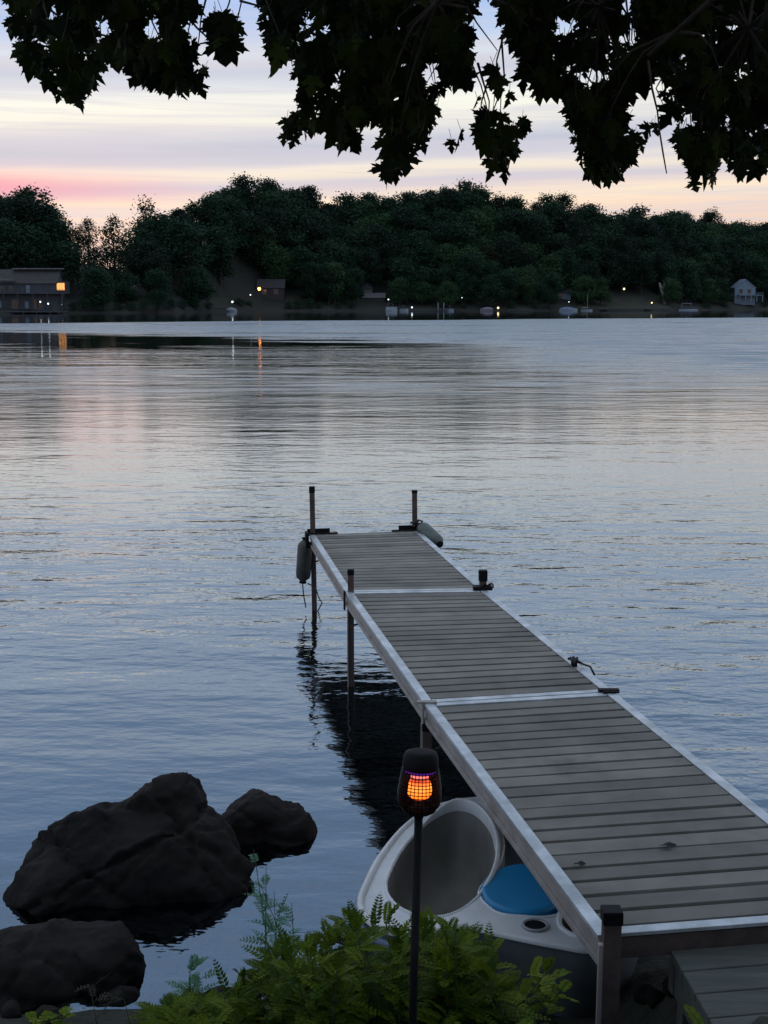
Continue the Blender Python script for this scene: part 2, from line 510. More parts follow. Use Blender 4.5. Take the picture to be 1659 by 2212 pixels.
# ------------------------------------------------------------------ dock
DZ = .82
HD = DZ
Lp = [P(668, 1154, DZ), P(746, 1278, DZ), P(915, 1518, DZ), P(1291, 2021, DZ)]
Rp = [P(905, 1145, DZ), P(1050, 1273, DZ), P(1325, 1493, DZ), P(1931, 1972, DZ)]
dock = empty('dock', (0, 0, 0), 'long grey plank dock with pale aluminium rails running out from the bank', 'dock')
up = Vector((0, 0, 1))
rnd = random.Random(3)
plank_marks = M['plank']
for i in range(3):
    l0, l1, r0, r1 = Lp[i], Lp[i + 1], Rp[i], Rp[i + 1]      # 0 = far end, 1 = near end
    sl, sr_ = (l1 - l0).normalized(), (r1 - r0).normalized()
    c0, c1 = (r0 - l0).normalized(), (r1 - l1).normalized()
    rw = .062
    # boards
    mb = MB()
    n = 21
    la, lb = l0 + c0 * rw, l1 + c1 * rw
    ra, rb = r0 - c0 * rw, r1 - c1 * rw
    t0, t1 = .070 / (l1 - l0).length, 1 - .070 / (l1 - l0).length
    if i == 0:
        t0 = .03 / (l1 - l0).length
    for k in range(n):
        g0 = t0 + (t1 - t0) * k / n
        g1 = t0 + (t1 - t0) * (k + 1) / n
        gap = .011 * rnd.choice((.9, 1, 1, 1.15, .55))
        if (i, k) in ((2, 11),):
            gap = .0004
        g0 += gap / 2 * .9
        g1 -= gap / 2
        j = [rnd.uniform(-.0015, .0015) for _ in range(2)]
        q = [la.lerp(lb, g0), ra.lerp(rb, g0), ra.lerp(rb, g1), la.lerp(lb, g1)]
        zt = [-.006 + j[0], -.006 + j[1], -.006 + j[1], -.006 + j[0]]
        vs = [p + up * z for p, z in zip(q, zt)] + [p - up * .03 for p in q]
        mb.add(vs, [(0, 1, 2, 3), (7, 6, 5, 4), (0, 4, 5, 1), (1, 5, 6, 2), (2, 6, 7, 3), (3, 7, 4, 0)], rnd.random())
    sec = mb.build('deck_panel', M['plank'], dock, bevel=.0012, tint=True)
    # rails: top strip and ribbed side
    for (a, bb, cc0, cc1, sgn) in ((l0, l1, c0, c1, 1), (r0, r1, c0, c1, -1)):
        d = (bb - a).normalized()
        inn = (cc0 + cc1).normalized() * sgn
        mid = inn * (rw / 2 - .001)
        ea = a + d * .004
        eb = bb - d * .004
        top = MB().beam(ea + mid - up * .009, eb + mid - up * .009, rw - .004, .018)
        top.build('rail_top', M['alu'], dock, bevel=.002)
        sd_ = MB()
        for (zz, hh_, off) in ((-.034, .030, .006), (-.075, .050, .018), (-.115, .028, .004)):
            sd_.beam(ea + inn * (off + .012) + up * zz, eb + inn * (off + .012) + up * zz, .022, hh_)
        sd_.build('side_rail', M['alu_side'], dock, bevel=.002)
    # cross bars at the near and far end of each section
    for (a, bb, s_) in ((l0, r0, 1), (l1, r1, -1)):
        if i == 0 and s_ == 1:
            off, wdt = .014, .024
        else:
            off, wdt = .036, .056
        dd = ((sl + sr_) / 2).normalized() * s_
        cc = (bb - a).normalized()
        mb = MB().beam(a + cc * (rw + .002) + dd * off - up * .010, bb - cc * (rw + .002) + dd * off - up * .010, wdt, .016)
        o = mb.build('cross_bar', M['alu'], dock, bevel=.002)
        MB().beam(a + cc * (rw + .002) + dd * off - up * .070, bb - cc * (rw + .002) + dd * off - up * .070, .03, .085).build('cross_web', M['rust'], o)
    # joists below
    for t in (.25, .5, .75):
        MB().beam(l0.lerp(l1, t) + c0 * .06 - up * .07, r0.lerp(r1, t) - c0 * .06 - up * .07, .04, .07).build('joist', M['rust'], dock)


def post(at_, top, bottom, wdt, capm=M['black'], capw=1.12, caph=.05, m=M['rust'], lean=(0, 0)):
    a = Vector((at_.x + lean[0] * (bottom - DZ), at_.y, bottom))
    c = Vector((at_.x + lean[0] * (top - DZ), at_.y, top))
    o = MB().beam(a, c, wdt, wdt, up=Vector((0, 1, 0))).build('post', m, dock, bevel=.004)
    k = MB().beam(c - up * caph * .85, c + up * .006, wdt * capw, wdt * capw, up=Vector((0, 1, 0)))
    k.build('post_cap', capm, o, bevel=.005)
    return o


y0 = Lp[0].y
pl = A(676, 1160, y0 + .03)
pr = A(896, 1150, Rp[0].y + .03)
zt = lambda py, Y_: A(829, py, Y_).z
post(pl, zt(1052, pl.y), -1.9, .052, lean=(-.012, 0), caph=.07, capw=1.15)
post(pr, zt(1060, pr.y), -1.9, .054, lean=(-.01, 0), caph=.03)
q = A(758, 1290, Lp[1].y + .02)
post(q, zt(1231, q.y), -1.9, .050, caph=.05)
q = A(1043, 1272, Rp[1].y + .02)
post(q, zt(1233, q.y), -1.9, .058, caph=.10, capw=1.25)
q = A(923, 1535, Lp[2].y + .0)
post(q, DZ - .13, -1.7, .055, m=M['rust'])
q = A(1308, 1490, Rp[2].y + .0)
post(q, DZ - .13, -1.7, .055)
q = A(1320, 2035, Lp[3].y - .045)
post(q, zt(1966, q.y), -1.2, .066, caph=.055, capw=1.15)
q2 = A(1915, 1985, Rp[3].y - .045)
post(q2, zt(1900, q2.y), -1.2, .066, caph=.055, capw=1.15)
# pale angle legs beside posts
mb = MB()
qa = A(1301, 2040, Lp[3].y - .055)
mb.beam(Vector((qa.x + .0, qa.y, DZ - .005)), Vector((qa.x - .01, qa.y, -1.0)), .028, .028, up=Vector((0, 1, 0)))
mb.build('angle_leg', M['alu_side'], dock, bevel=.002)
mb = MB()
qa = A(911, 1535, Lp[2].y - .01)
mb.beam(Vector((qa.x, qa.y, DZ - .13)), Vector((qa.x, qa.y, -1.5)), .014, .02, up=Vector((0, 1, 0)))
mb.build('angle_leg', M['alu_side'], dock)
mb = MB()
qa = A(751, 1310, Lp[1].y - .01)
mb.beam(Vector((qa.x, qa.y, DZ - .13)), Vector((qa.x, qa.y, -1.5)), .010, .02, up=Vector((0, 1, 0)))
mb.build('angle_leg', M['alu_side'], dock)
# corner brackets
for (p, s) in ((Lp[0], 1), (Rp[0], -1)):
    c = (Rp[0] - Lp[0]).normalized() * s
    dv = (Lp[1] - Lp[0]).normalized()
    mb = MB()
    mb.beam(p + up * .008 + c * -.02 + dv * .02, p + up * .008 + c * .30 + dv * .02, .05, .012)
    mb.beam(p + up * .03 - dv * .012 - c * .02, p + up * .03 - dv * .012 + c * .22, .008, .05)
    mb.beam(p - up * .05 - c * .03 - dv * .03, p - up * .05 - c * .03 + dv * .10, .03, .16)
    mb.build('corner_bracket', M['black'], dock, bevel=.003)
c = (Rp[1] - Lp[1]).normalized()
MB().beam(Lp[1] - c * .008 - up * .075 - sl * .02, Lp[1] - c * .008 - up * .075 + sl * .02, .012, .16).build('hinge_bracket', M['black'], dock)
mb = MB().box(Rp[1] + Vector((-.03, 0, .015)), (.16, .10, .03))
mb.tube([Rp[1] + Vector((.02 + .04 * math.cos(t), .03 * math.sin(t), .03 + .015 * math.sin(t * 2))) for t in np.linspace(0, 6.28, 14)], .008, 6)
mb.build('hinge_bracket', M['black'], dock, bevel=.004)
mb = MB().box(Rp[2] + Vector((-.03, .0, .008)), (.13, .045, .014))
mb.box(Rp[2] + Vector((-.02, -.04, .006)), (.10, .02, .012))
mb.build('hinge_bracket', M['black'], dock, bevel=.003)
mb = MB().box(Lp[2] + Vector((.02, .0, .006)), (.12, .04, .012))
mb.beam(Lp[2] - up * .07 - c * .006 - sl * .02, Lp[2] - up * .07 - c * .006 + sl * .02, .01, .15)
mb.build('hinge_bracket', M['alu_side'], dock, bevel=.003)
# diagonal braces
for (i, pz0, pz1) in ((0, -.55, -.05), (1, -.6, -.05), (2, -.62, -.1)):
    a = Lp[i] + c * .04
    MB().tube([a + up * (-.30), a + c * .55 + up * (-.12)], .009, 6).build('brace', M['rust'], dock)
# cleat with a rope end on the right rail
cp = P(1240, 1438, DZ)
mb = MB().box(cp + Vector((0, 0, .012)), (.035, .06, .024)).tube([cp + Vector((-.03, .05, .035)), cp + Vector((0, 0, .04)), cp + Vector((.03, -.05, .035))], .010, 6)
mb.build('cleat', M['black'], dock, smooth=False)
rp = [cp + Vector((.02 * math.cos(t) * (1 + .2 * math.sin(3 * t)), .03 * math.sin(t), .045 + .008 * math.sin(5 * t))) for t in np.linspace(0, 12, 30)]
rp += [cp + Vector((.06, -.02, .015)), cp + Vector((.10, -.05, .008)), cp + Vector((.13, -.05, -.05))]
tag(MB().tube(rp, .0075, 6).build('rope', M['rope'], smooth=True), 'short dark rope knotted round the cleat on the right dock rail', 'rope')
# fallen leaves on the boards
for (x, y, s) in ((1440, 1828, .034), (1250, 1868, .024)):
    c0_ = P(x, y, DZ + .004)
    mb = MB()
    vs = [c0_ + Vector((s * math.cos(t) * (1 + .35 * math.cos(5 * t)), .7 * s * math.sin(t), .006 + .008 * math.sin(2 * t))) for t in np.linspace(0, 2 * math.pi, 22)[:-1]]
    mb.add(vs + [c0_ + Vector((0, 0, .003))], [(k, (k + 1) % 21, 21) for k in range(21)])
    o = mb.build('fallen_leaf', M['bark'])
    tag(o, 'brown dead leaf lying on the dock boards, the larger one' if s > .03 else 'small dead leaf on the dock boards near the left rail', 'leaf', 'leaves fallen on the dock')


# fenders
def fender(name, top, axis, L, r, m, label):
    axis = axis.normalized()
    prof = [(.35 * r, 0), (.38 * r, .04 * L), (.55 * r, .06 * L), (.9 * r, .12 * L), (r, .18 * L), (r, .82 * L), (.9 * r, .89 * L), (.55 * r, .94 * L), (.42 * r, .96 * L), (.42 * r, L)]
    e = empty(name, top, label, 'boat fender', 'fenders hanging on the dock')
    MB().lathe((0, 0, 0), prof, 20, axis).build('fender_body', m, e, smooth=True)
    for k in (0, L):
        MB().lathe(axis * (k - .012), [(.3 * r, 0), (.5 * r, .004), (.5 * r, .02), (.3 * r, .024)], 14, axis).build('end_collar', M['black'], e)
    return e


ft = A(660, 1163, Lp[0].y - .02)
fb = A(654, 1258, Lp[0].y - .02)
fe = fender('boat_fender', ft, fb - ft, (fb - ft).length, .078, M['fender'], 'grey cylindrical fender hanging upright from the far left dock post')
mb = MB()
mb.tube([pl + Vector((0, -.04, .02)) - ft, Vector((.02, 0, .03)), Vector((0, 0, 0))], .009, 6)
e0 = fb - ft
mb.build('rope', M['rope'], fe, smooth=True)
mb = MB().tube([e0, e0 + Vector((-.0, 0, -.05)), e0 + Vector((.01, 0, -.15)), e0 + Vector((.03, 0, -.27))], .007, 6)
mb.build('rope_tail', M['rope'], fe, smooth=True)
mb = MB().tube([e0 + Vector((.05, 0, -.01)), e0 + Vector((.13, 0, -.05)), e0 + Vector((.17, 0, -.17)), e0 + Vector((.2, 0, -.22)), e0 + Vector((.15, 0, -.32)), e0 + Vector((.11, 0, -.42))], .007, 6)
mb.build('rope', M['rope'], fe, smooth=True)
gt = A(908, 1136, Rp[0].y - .05)
gb = A(950, 1176, Rp[0].y - .45)
ge = fender('boat_fender', gt, gb - gt, (gb - gt).length, .075, M['fender_green'], 'green grey fender lying slanted against the far right dock corner')
mb = MB().tube([pr + Vector((0, 0, .08)) - gt, Vector((-.02, 0, .06)), Vector((.02, 0, .05)), Vector((0, 0, 0))], .014, 6)
MB().tube([pr - gt + Vector((.04 * math.cos(t), .04 * math.sin(t), .05 + .006 * t)) for t in np.linspace(0, 12, 24)], .011, 6).build('rope_coil', M['rope'], ge, smooth=True)
mb.build('rope', M['rope'], ge, smooth=True)

# ------------------------------------------------------------------ lower wooden landing at the foot of the dock
LZ = .73
land = empty('landing_step', (0, 0, 0), 'low weathered wooden landing below the near end of the dock', 'landing')
a0, a1 = P(1448, 2052, LZ), P(1580, 2285, LZ)
a1 = a0 + (a1 - a0) * 1.0
crs = (Rp[3] - Lp[3]).normalized()
dn = (a1 - a0).normalized()
nb = 7
tot = 1.15
for k in range(nb):
    s0, s1 = tot * k / nb + .004, tot * (k + 1) / nb - .004
    q = [a0 + dn * s0, a0 + dn * s0 + crs * 1.5, a0 + dn * s1 + crs * 1.5, a0 + dn * s1]
    vs = [p + up * 0 for p in q] + [p - up * .035 for p in q]
    MB().add(vs, [(3, 2, 1, 0), (4, 5, 6, 7), (0, 1, 5, 4), (1, 2, 6, 5), (2, 3, 7, 6), (3, 0, 4, 7)]).build('plank', M['oldwood'], land, bevel=.004)
MB().beam(a0 - up * .10 + crs * .03, a0 + dn * tot - up * .10 + crs * .03, .045, .13).build('side_beam', M['oldwood'], land)
MB().beam(a0 - up * .10 + dn * .02, a0 + dn * .02 + crs * 1.5 - up * .10, .045, .13).build('front_beam', M['oldwood'], land)
for t, s in ((.05, .08), (1.0, .08), (.05, 1.4), (1.0, 1.4)):
    p = a0 + dn * t + crs * s
    MB().beam(Vector((p.x, p.y, -.6)), Vector((p.x, p.y, LZ - .04)), .09, .09, up=Vector((0, 1, 0))).build('leg', M['oldwood'], land)


# ------------------------------------------------------------------ pedal boat moored under the dock
BZ = .36
boat = empty('pedal_boat', (0, 0, 0), 'white plastic pedal boat with round seats and a blue disc, half under the dock', 'pedal boat')


def cat_closed(pts, n=6):
    out_ = []
    L_ = len(pts)
    for i in range(L_):
        p0, p1, p2, p3 = pts[i - 1], pts[i], pts[(i + 1) % L_], pts[(i + 2) % L_]
        for k in range(n):
            t = k / n
            out_.append(.5 * ((2 * p1) + (p2 - p0) * t + (2 * p0 - 5 * p1 + 4 * p2 - p3) * t * t + (3 * p1 - p0 - 3 * p2 + p3) * t ** 3))
    return out_


ol = [(784, 1950), (800, 1905), (828, 1852), (872, 1795), (920, 1757), (965, 1740), (1015, 1731), (1080, 1730), (1180, 1745), (1290, 1800), (1370, 1885),
      (1390, 1970), (1345, 2035), (1270, 2052), (1200, 2042), (1140, 2030), (1060, 2012), (1000, 1998), (930, 2012), (860, 2015), (805, 1990)]
OL = cat_closed([P(x, y, BZ) for x, y in ol], 5)
cen = sum(OL, Vector()) / len(OL)
bowlA = cat_closed([P(x, y, BZ) for x, y in [(836, 1915), (850, 1870), (880, 1822), (925, 1778), (975, 1752), (1020, 1757), (1055, 1790), (1071, 1835), (1068, 1880), (1045, 1920), (1010, 1955), (960, 1978), (900, 1975), (855, 1952)]], 4)
bowlB = cat_closed([P(x, y, BZ) for x, y in [(1212, 1990), (1225, 1955), (1265, 1935), (1320, 1935), (1360, 1960), (1365, 2000), (1330, 2025), (1270, 2025), (1228, 2012)]], 4)
well = cat_closed([P(x, y, BZ) for x, y in [(1036, 1925), (1075, 1878), (1090, 1830), (1085, 1780), (1110, 1760), (1190, 1775), (1260, 1820), (1285, 1880), (1235, 1955), (1190, 1978), (1130, 1978), (1070, 1968)]], 4)


def inside(p, poly):
    r = False
    j = len(poly) - 1
    for i in range(len(poly)):
        a_, b_ = poly[i], poly[j]
        if (a_.y > p[1]) != (b_.y > p[1]) and p[0] < (b_.x - a_.x) * (p[1] - a_.y) / (b_.y - a_.y) + a_.x:
            r = not r
        j = i
    return r


# deck: grid of cells inside the outline and outside the openings
mb = MB()
st = .012
x0, x1 = min(p.x for p in OL), max(p.x for p in OL)
y0_, y1_ = min(p.y for p in OL), max(p.y for p in OL)
nxg, nyg = int((x1 - x0) / st) + 1, int((y1_ - y0_) / st) + 1
idx = {}
vs, fs = [], []


def vid(i, j):
    if (i, j) not in idx:
        idx[(i, j)] = len(vs)
        x, y = x0 + i * st, y0_ + j * st
        vs.append((x, y, BZ + .006 * math.sin(x * 4) - .002))
    return idx[(i, j)]


for i in range(nxg):
    for j in range(nyg):
        c_ = (x0 + (i + .5) * st, y0_ + (j + .5) * st)
        if inside(c_, OL) and not inside(c_, bowlA) and not inside(c_, bowlB) and not inside(c_, well):
            fs.append((vid(i, j), vid(i + 1, j), vid(i + 1, j + 1), vid(i, j + 1)))
mb.add(vs, fs)
mb.build('deck', M['white'], boat, smooth=True)


def rings(poly, steps, name, m, n_in=0):
    """surface lofted from a closed outline through (shrink, z) steps"""
    cc = sum(poly, Vector()) / len(poly)
    vs_, fs_ = [], []
    k_ = len(poly)
    for s, z in steps:
        for p in poly:
            v = cc + (p - cc) * s
            vs_.append((v.x, v.y, z))
    for r_ in range(len(steps) - 1):
        for i in range(k_):
            i2 = (i + 1) % k_
            fs_.append((r_ * k_ + i, r_ * k_ + i2, (r_ + 1) * k_ + i2, (r_ + 1) * k_ + i))
    fs_.append(tuple((len(steps) - 1) * k_ + i for i in range(k_)))
    return MB().add(vs_, fs_).build(name, m, boat, smooth=True)


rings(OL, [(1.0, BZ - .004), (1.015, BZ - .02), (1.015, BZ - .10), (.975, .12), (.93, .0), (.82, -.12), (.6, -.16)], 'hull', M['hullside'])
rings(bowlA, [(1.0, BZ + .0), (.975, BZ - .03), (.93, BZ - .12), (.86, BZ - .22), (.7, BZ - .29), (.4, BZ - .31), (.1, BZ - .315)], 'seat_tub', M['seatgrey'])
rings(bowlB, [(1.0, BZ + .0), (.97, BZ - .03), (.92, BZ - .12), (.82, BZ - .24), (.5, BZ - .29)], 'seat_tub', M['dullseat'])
rings(well, [(1.0, BZ - .004), (.99, BZ - .05), (.95, BZ - .18), (.8, BZ - .22)], 'foot_well', M['hull'])


def lip(poly, r, h, name, m):
    """rounded rim: height above the deck varies round the outline"""
    vs_, fs_ = [], []
    k_ = len(poly)
    cc = sum(poly, Vector()) / k_
    for i, p in enumerate(poly):
        o_ = (p - cc)
        o_.z = 0
        o_.normalize()
        hz = h(p)
        for a_ in range(9):
            t = math.pi * a_ / 8
            vs_.append((p.x + o_.x * r * (1 - math.cos(t)) - o_.x * r * .3, p.y + o_.y * r * (1 - math.cos(t)) - o_.y * r * .3, BZ + hz * (math.sin(t) > .01) + r * math.sin(t) - .003))
    for i in range(k_):
        i2 = (i + 1) % k_
        for a_ in range(8):
            fs_.append((i * 9 + a_, i2 * 9 + a_, i2 * 9 + a_ + 1, i * 9 + a_ + 1))
    return MB().add(vs_, fs_).build(name, m, boat, smooth=True)


ca = sum(bowlA, Vector()) / len(bowlA)
lip(bowlA, .012, lambda p: max(0, min(1, ((p - ca).x * .8 + (p - ca).y * .25) / .25)) * .06, 'tub_rim', M['white'])
lip(bowlB, .014, lambda p: 0, 'tub_rim', M['white'])
lip(well, .010, lambda p: 0, 'well_rim', M['white'])
# bumper round the outline
lip(OL, .020, lambda p: 0, 'gunwale', M['white'])
pts = [p + (p - cen).normalized() * .030 - up * .055 for p in OL[-12:] + OL[:48]]
MB().tube(pts, .024, 8).build('bumper', M['bumper'], boat, smooth=True)
bd = [P(x, y, BZ + .01) for x, y in [(1041, 1930), (1045, 1905), (1075, 1882), (1120, 1870), (1170, 1872), (1210, 1890), (1232, 1920), (1215, 1950), (1170, 1970), (1110, 1972), (1060, 1955)]]
BD = cat_closed(bd, 4)
cb = sum(BD, Vector()) / len(BD)
vs_, fs_ = [], []
k_ = len(BD)
for s, z in ((1.0, BZ - .03), (1.0, BZ + .012), (.975, BZ + .022), (.9, BZ + .022), (.6, BZ + .012), (.2, BZ + .008)):
    for p in BD:
        v = cb + (p - cb) * s
        vs_.append((v.x, v.y, z))
for r_ in range(5):
    for i in range(k_):
        fs_.append((r_ * k_ + i, r_ * k_ + (i + 1) % k_, (r_ + 1) * k_ + (i + 1) % k_, (r_ + 1) * k_ + i))
fs_.append(tuple(5 * k_ + i for i in range(k_)))
MB().add(vs_, fs_).build('blue_disc', M['blue'], boat, smooth=True)
for (x, y, r) in ((1156, 2001, .052), (1103, 1964, .030)):
    c_ = P(x, y, BZ)
    o = MB().lathe(c_, [(r * 1.25, .003), (r * 1.15, .012), (r, .012), (r * .95, .004), (r * .9, .002)], 20).build('cup_holder', M['hull'], boat, smooth=True)
    MB().lathe(c_, [(r * .96, .006), (r * .3, .0055)], 20).build('cup_well', M['black'], o)
c_ = P(950, 1968, BZ)

# ------------------------------------------------------------------ rocks


def rock(name, blobs, label, seed, voxel=.03, group=None, amp=.05, cuts=()):
    """boulder grown from overlapping lumps, fused, chiselled and roughened"""
    bm = bmesh.new()
    rn = random.Random(seed)
    for (c, r, rz, tilt) in blobs:
        mtx = Matrix.Translation(c) @ Matrix.Rotation(rz, 4, 'Z') @ Matrix.Rotation(tilt, 4, 'Y') @ Matrix.Diagonal((*r, 1))
        res = bmesh.ops.create_icosphere(bm, subdivisions=4, radius=1.0)
        planes = [(Vector((rn.gauss(0, 1), rn.gauss(0, 1), rn.gauss(0, .7))).normalized(), rn.uniform(.70, .86)) for _ in range(9)]
        for v in res['verts']:
            for nn, dd in planes:
                e_ = v.co.dot(nn) - dd
                if e_ > 0:
                    v.co -= nn * e_ * .85
            v.co = mtx @ v.co
    me = bpy.data.meshes.new(name + '_tmp')
    bm.to_mesh(me)
    bm.free()
    ob = bpy.data.objects.new(name + '_tmp', me)
    COL.objects.link(ob)
    md = ob.modifiers.new('r', 'REMESH')
    md.mode = 'VOXEL'
    md.voxel_size = voxel
    dg = bpy.context.evaluated_depsgraph_get()
    me2 = bpy.data.meshes.new_from_object(ob.evaluated_get(dg))
    bpy.data.objects.remove(ob)
    bpy.data.meshes.remove(me)
    me2.name = name
    # break the lump into flat fracture faces
    K_ = max(9, int(16 + 40 * (blobs[0][1][0] > .24)))
    seeds_ = [v.co.copy() for v in rn.sample(list(me2.vertices), min(K_, len(me2.vertices) // 8))]
    own = [min(range(len(seeds_)), key=lambda q_, c=v.co: (seeds_[q_] - c).length_squared) for v in me2.vertices]
    acc = [[Vector(), Vector(), 0] for _ in seeds_]
    for v, q_ in zip(me2.vertices, own):
        acc[q_][0] += v.co
        acc[q_][1] += v.normal
        acc[q_][2] += 1
    for v, q_ in zip(me2.vertices, own):
        c_ = acc[q_][0] / acc[q_][2]
        n_ = acc[q_][1].normalized()
        v.co -= n_ * ((v.co - c_).dot(n_) * .78)
    bm = bmesh.new()
    bm.from_mesh(me2)
    bmesh.ops.smooth_vert(bm, verts=bm.verts, factor=.5, use_axis_x=True, use_axis_y=True, use_axis_z=True)
    bm.to_mesh(me2)
    bm.free()
    me2.update()
    nn_ = [v.normal.copy() for v in me2.vertices]
    for v, n_ in zip(me2.vertices, nn_):
        p = v.co * 1.0
        vd, vp = noise.voronoi(Vector((p.x * 2.4 + seed, p.y * 2.4 + .25 * fbm(p.x * 3, p.y * 3), p.z * 3.4)), distance_metric='DISTANCE', exponent=2.5)
        cv = noise.cell_vector(vp[0] * 7.3 + Vector((.01, .01, .01))) - Vector((.5, .5, .5))
        rel = Vector((p.x * 2.4 + seed, p.y * 2.4, p.z * 3.4)) - vp[0]
        d = amp * .5 * cv.dot(rel)
        d -= amp * .45 * max(0, 1 - (vd[1] - vd[0]) / .07)
        d += amp * .25 * fbm(p.x * 7, p.y * 7 + seed, p.z * 7) + amp * .16 * fbm(p.x * 24, p.y * 24, p.z * 32)
        for (ca_, na_, wd_, dp_) in cuts:
            e_ = abs((p - ca_).dot(na_) + .02 * fbm(p.x * 5, p.y * 5, p.z * 5))
            d -= dp_ * max(0, 1 - e_ / wd_)
        v.co += n_ * d
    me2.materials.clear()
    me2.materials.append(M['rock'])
    me2.polygons.foreach_set('use_smooth', [True] * len(me2.polygons))
    o = bpy.data.objects.new(name, me2)
    COL.objects.link(o)
    return tag(o, label, 'rock', group)


G = 'boulders at the water edge'
c1 = A(350, 1760, 7.3)
rock('boulder', [
    (A(352, 1800, 7.30), (.31, .34, .37), 0, .10),
    (A(205, 1880, 7.05), (.46, .42, .34), .15, -.32),
    (A(120, 1925, 6.9), (.26, .34, .24), .0, -.3),
    (A(330, 1900, 7.05), (.52, .42, .36), .1, .12),
    (A(410, 1850, 7.15), (.27, .36, .32), 0, .5),
    (A(440, 1935, 7.0), (.34, .38, .30), -.1, .45)],
    'biggest dark humped boulder standing in the water left of the torch', 4, .022, G, .045,
    cuts=[(A(380, 1770, 7.0), Vector((.62, .1, .78)).normalized(), .03, .035), (A(260, 1850, 6.9), Vector((-.45, .2, .85)).normalized(), .025, .04), (A(120, 1830, 6.9), Vector((.5, .2, .8)).normalized(), .02, .03)])
rock('boulder', [
    (A(540, 1790, 7.75), (.27, .34, .22), 0, .02),
    (A(620, 1800, 7.75), (.20, .30, .21), .2, .05)],
    'low flat topped boulder in the water just behind the big one', 9, .02, G, .035)
rock('boulder', [
    (A(70, 2135, 5.95), (.42, .36, .30), 0, -.15),
    (A(215, 2075, 6.05), (.24, .30, .20), .2, .15),
    (A(255, 2140, 6.0), (.16, .26, .18), .2, .2),
    (A(-60, 2160, 5.9), (.35, .36, .28), 0, -.2)],
    'dark rounded boulder at the bottom left corner on the bank edge', 15, .022, G, .04)
rn = random.Random(5)
for k in range(16):
    x = rn.uniform(-1.9, 1.5)
    y = 5.35 + .25 * math.sin(x * 1.1 + .5) - .12 * x + (.3 if x < -.6 else 0) + rn.uniform(-.25, .25)
    r = rn.uniform(.04, .10)
    z = bank_z(x, y) + r * .2
    o = rock('stone', [(Vector((x, y, z)), (r, r * rn.uniform(.7, 1.1), r * .7), rn.uniform(0, 3), 0)], 'small dark stone lying along the waterline below the shrubs', 30 + k, max(.008, r / 8), 'small stones along the waterline', .02)
    o['category'] = 'stone'

# ------------------------------------------------------------------ garden torch
TY = 3.35
th = A(905, 1745, TY)
tb = A(905, 1620, TY)
foot = A(887, 2230, TY - .02)
torch = empty('garden_torch', Vector((foot.x - .01, foot.y, bank_z(foot.x, foot.y))), 'black stake torch with a flickering orange bulb inside a mesh cage', 'garden torch')
O = torch.location
ax = (th - A(887, 2230, TY)).normalized()
MB().tube([Vector((0, 0, -.15)), th - ax * .01 - O], .0115, 12).build('pole', M['black'], torch, smooth=True)
H_ = .150
base = th - O
sc_ = TY / F
mesh_prof = [(.030, -.012), (.044, -.004), (.056, .012), (.0595, .030), (.0585, .055), (.054, .085), (.049, .112), (.0455, .132)]
MB().lathe(base, [(.0115, -.03), (.016, -.018), (.034, -.012), (.045, -.005), (.045, -.002)], 24, ax).build('base_cup', M['black'], torch, smooth=True)


def prof_r(h):
    for (r0_, h0), (r1_, h1_) in zip(mesh_prof, mesh_prof[1:]):
        if h0 <= h <= h1_:
            return r0_ + (r1_ - r0_) * (h - h0) / (h1_ - h0)
    return mesh_prof[-1][0]


qx = Vector((0, 0, 1)).rotation_difference(ax)
cage = MB()
for h in np.arange(-.008, .112, .0088):
    r_ = prof_r(h) - .0015
    cage.tube([base + qx @ Vector((r_ * math.cos(t), r_ * math.sin(t), h)) for t in np.linspace(0, 2 * math.pi, 37)], .00125, 5, cap=False)
for k in range(34):
    t = 2 * math.pi * k / 34
    cage.tube([base + qx @ Vector(((prof_r(h) - .0015) * math.cos(t), (prof_r(h) - .0015) * math.sin(t), h)) for h in np.linspace(-.008, .114, 9)], .00125, 5, cap=False)
cage.build('mesh_cage', M['black'], torch)
MB().lathe(base, [(.0475, .112), (.0485, .118), (.047, .142), (.043, .152), (.032, .156), (.02, .157)], 28, ax).build('solar_cap', M['black'], torch, smooth=True)
# smoky clear shell
m, nt2, b2 = new_mat('smoky_shell')
M['shell'] = m
fr = N(nt2, 'ShaderNodeLayerWeight', Blend=.18)
tr_ = N(nt2, 'ShaderNodeBsdfTransparent')
tr_.inputs[0].default_value = (.80, .78, .80, 1)
gl_ = N(nt2, 'ShaderNodeBsdfGlossy', Roughness=.25)
gl_.inputs['Color'].default_value = (.5, .5, .5, 1)
ms_ = N(nt2, 'ShaderNodeMixShader')
nt2.links.new(fr.outputs['Fresnel'], ms_.inputs[0])
nt2.links.new(tr_.outputs[0], ms_.inputs[1])
nt2.links.new(gl_.outputs[0], ms_.inputs[2])
nt2.links.new(ms_.outputs[0], nt2.nodes['Material Output'].inputs['Surface'])
MB().lathe(base, mesh_prof + [(.044, .145)], 36, ax, cap=False).build('clear_shell', m, torch, smooth=True)
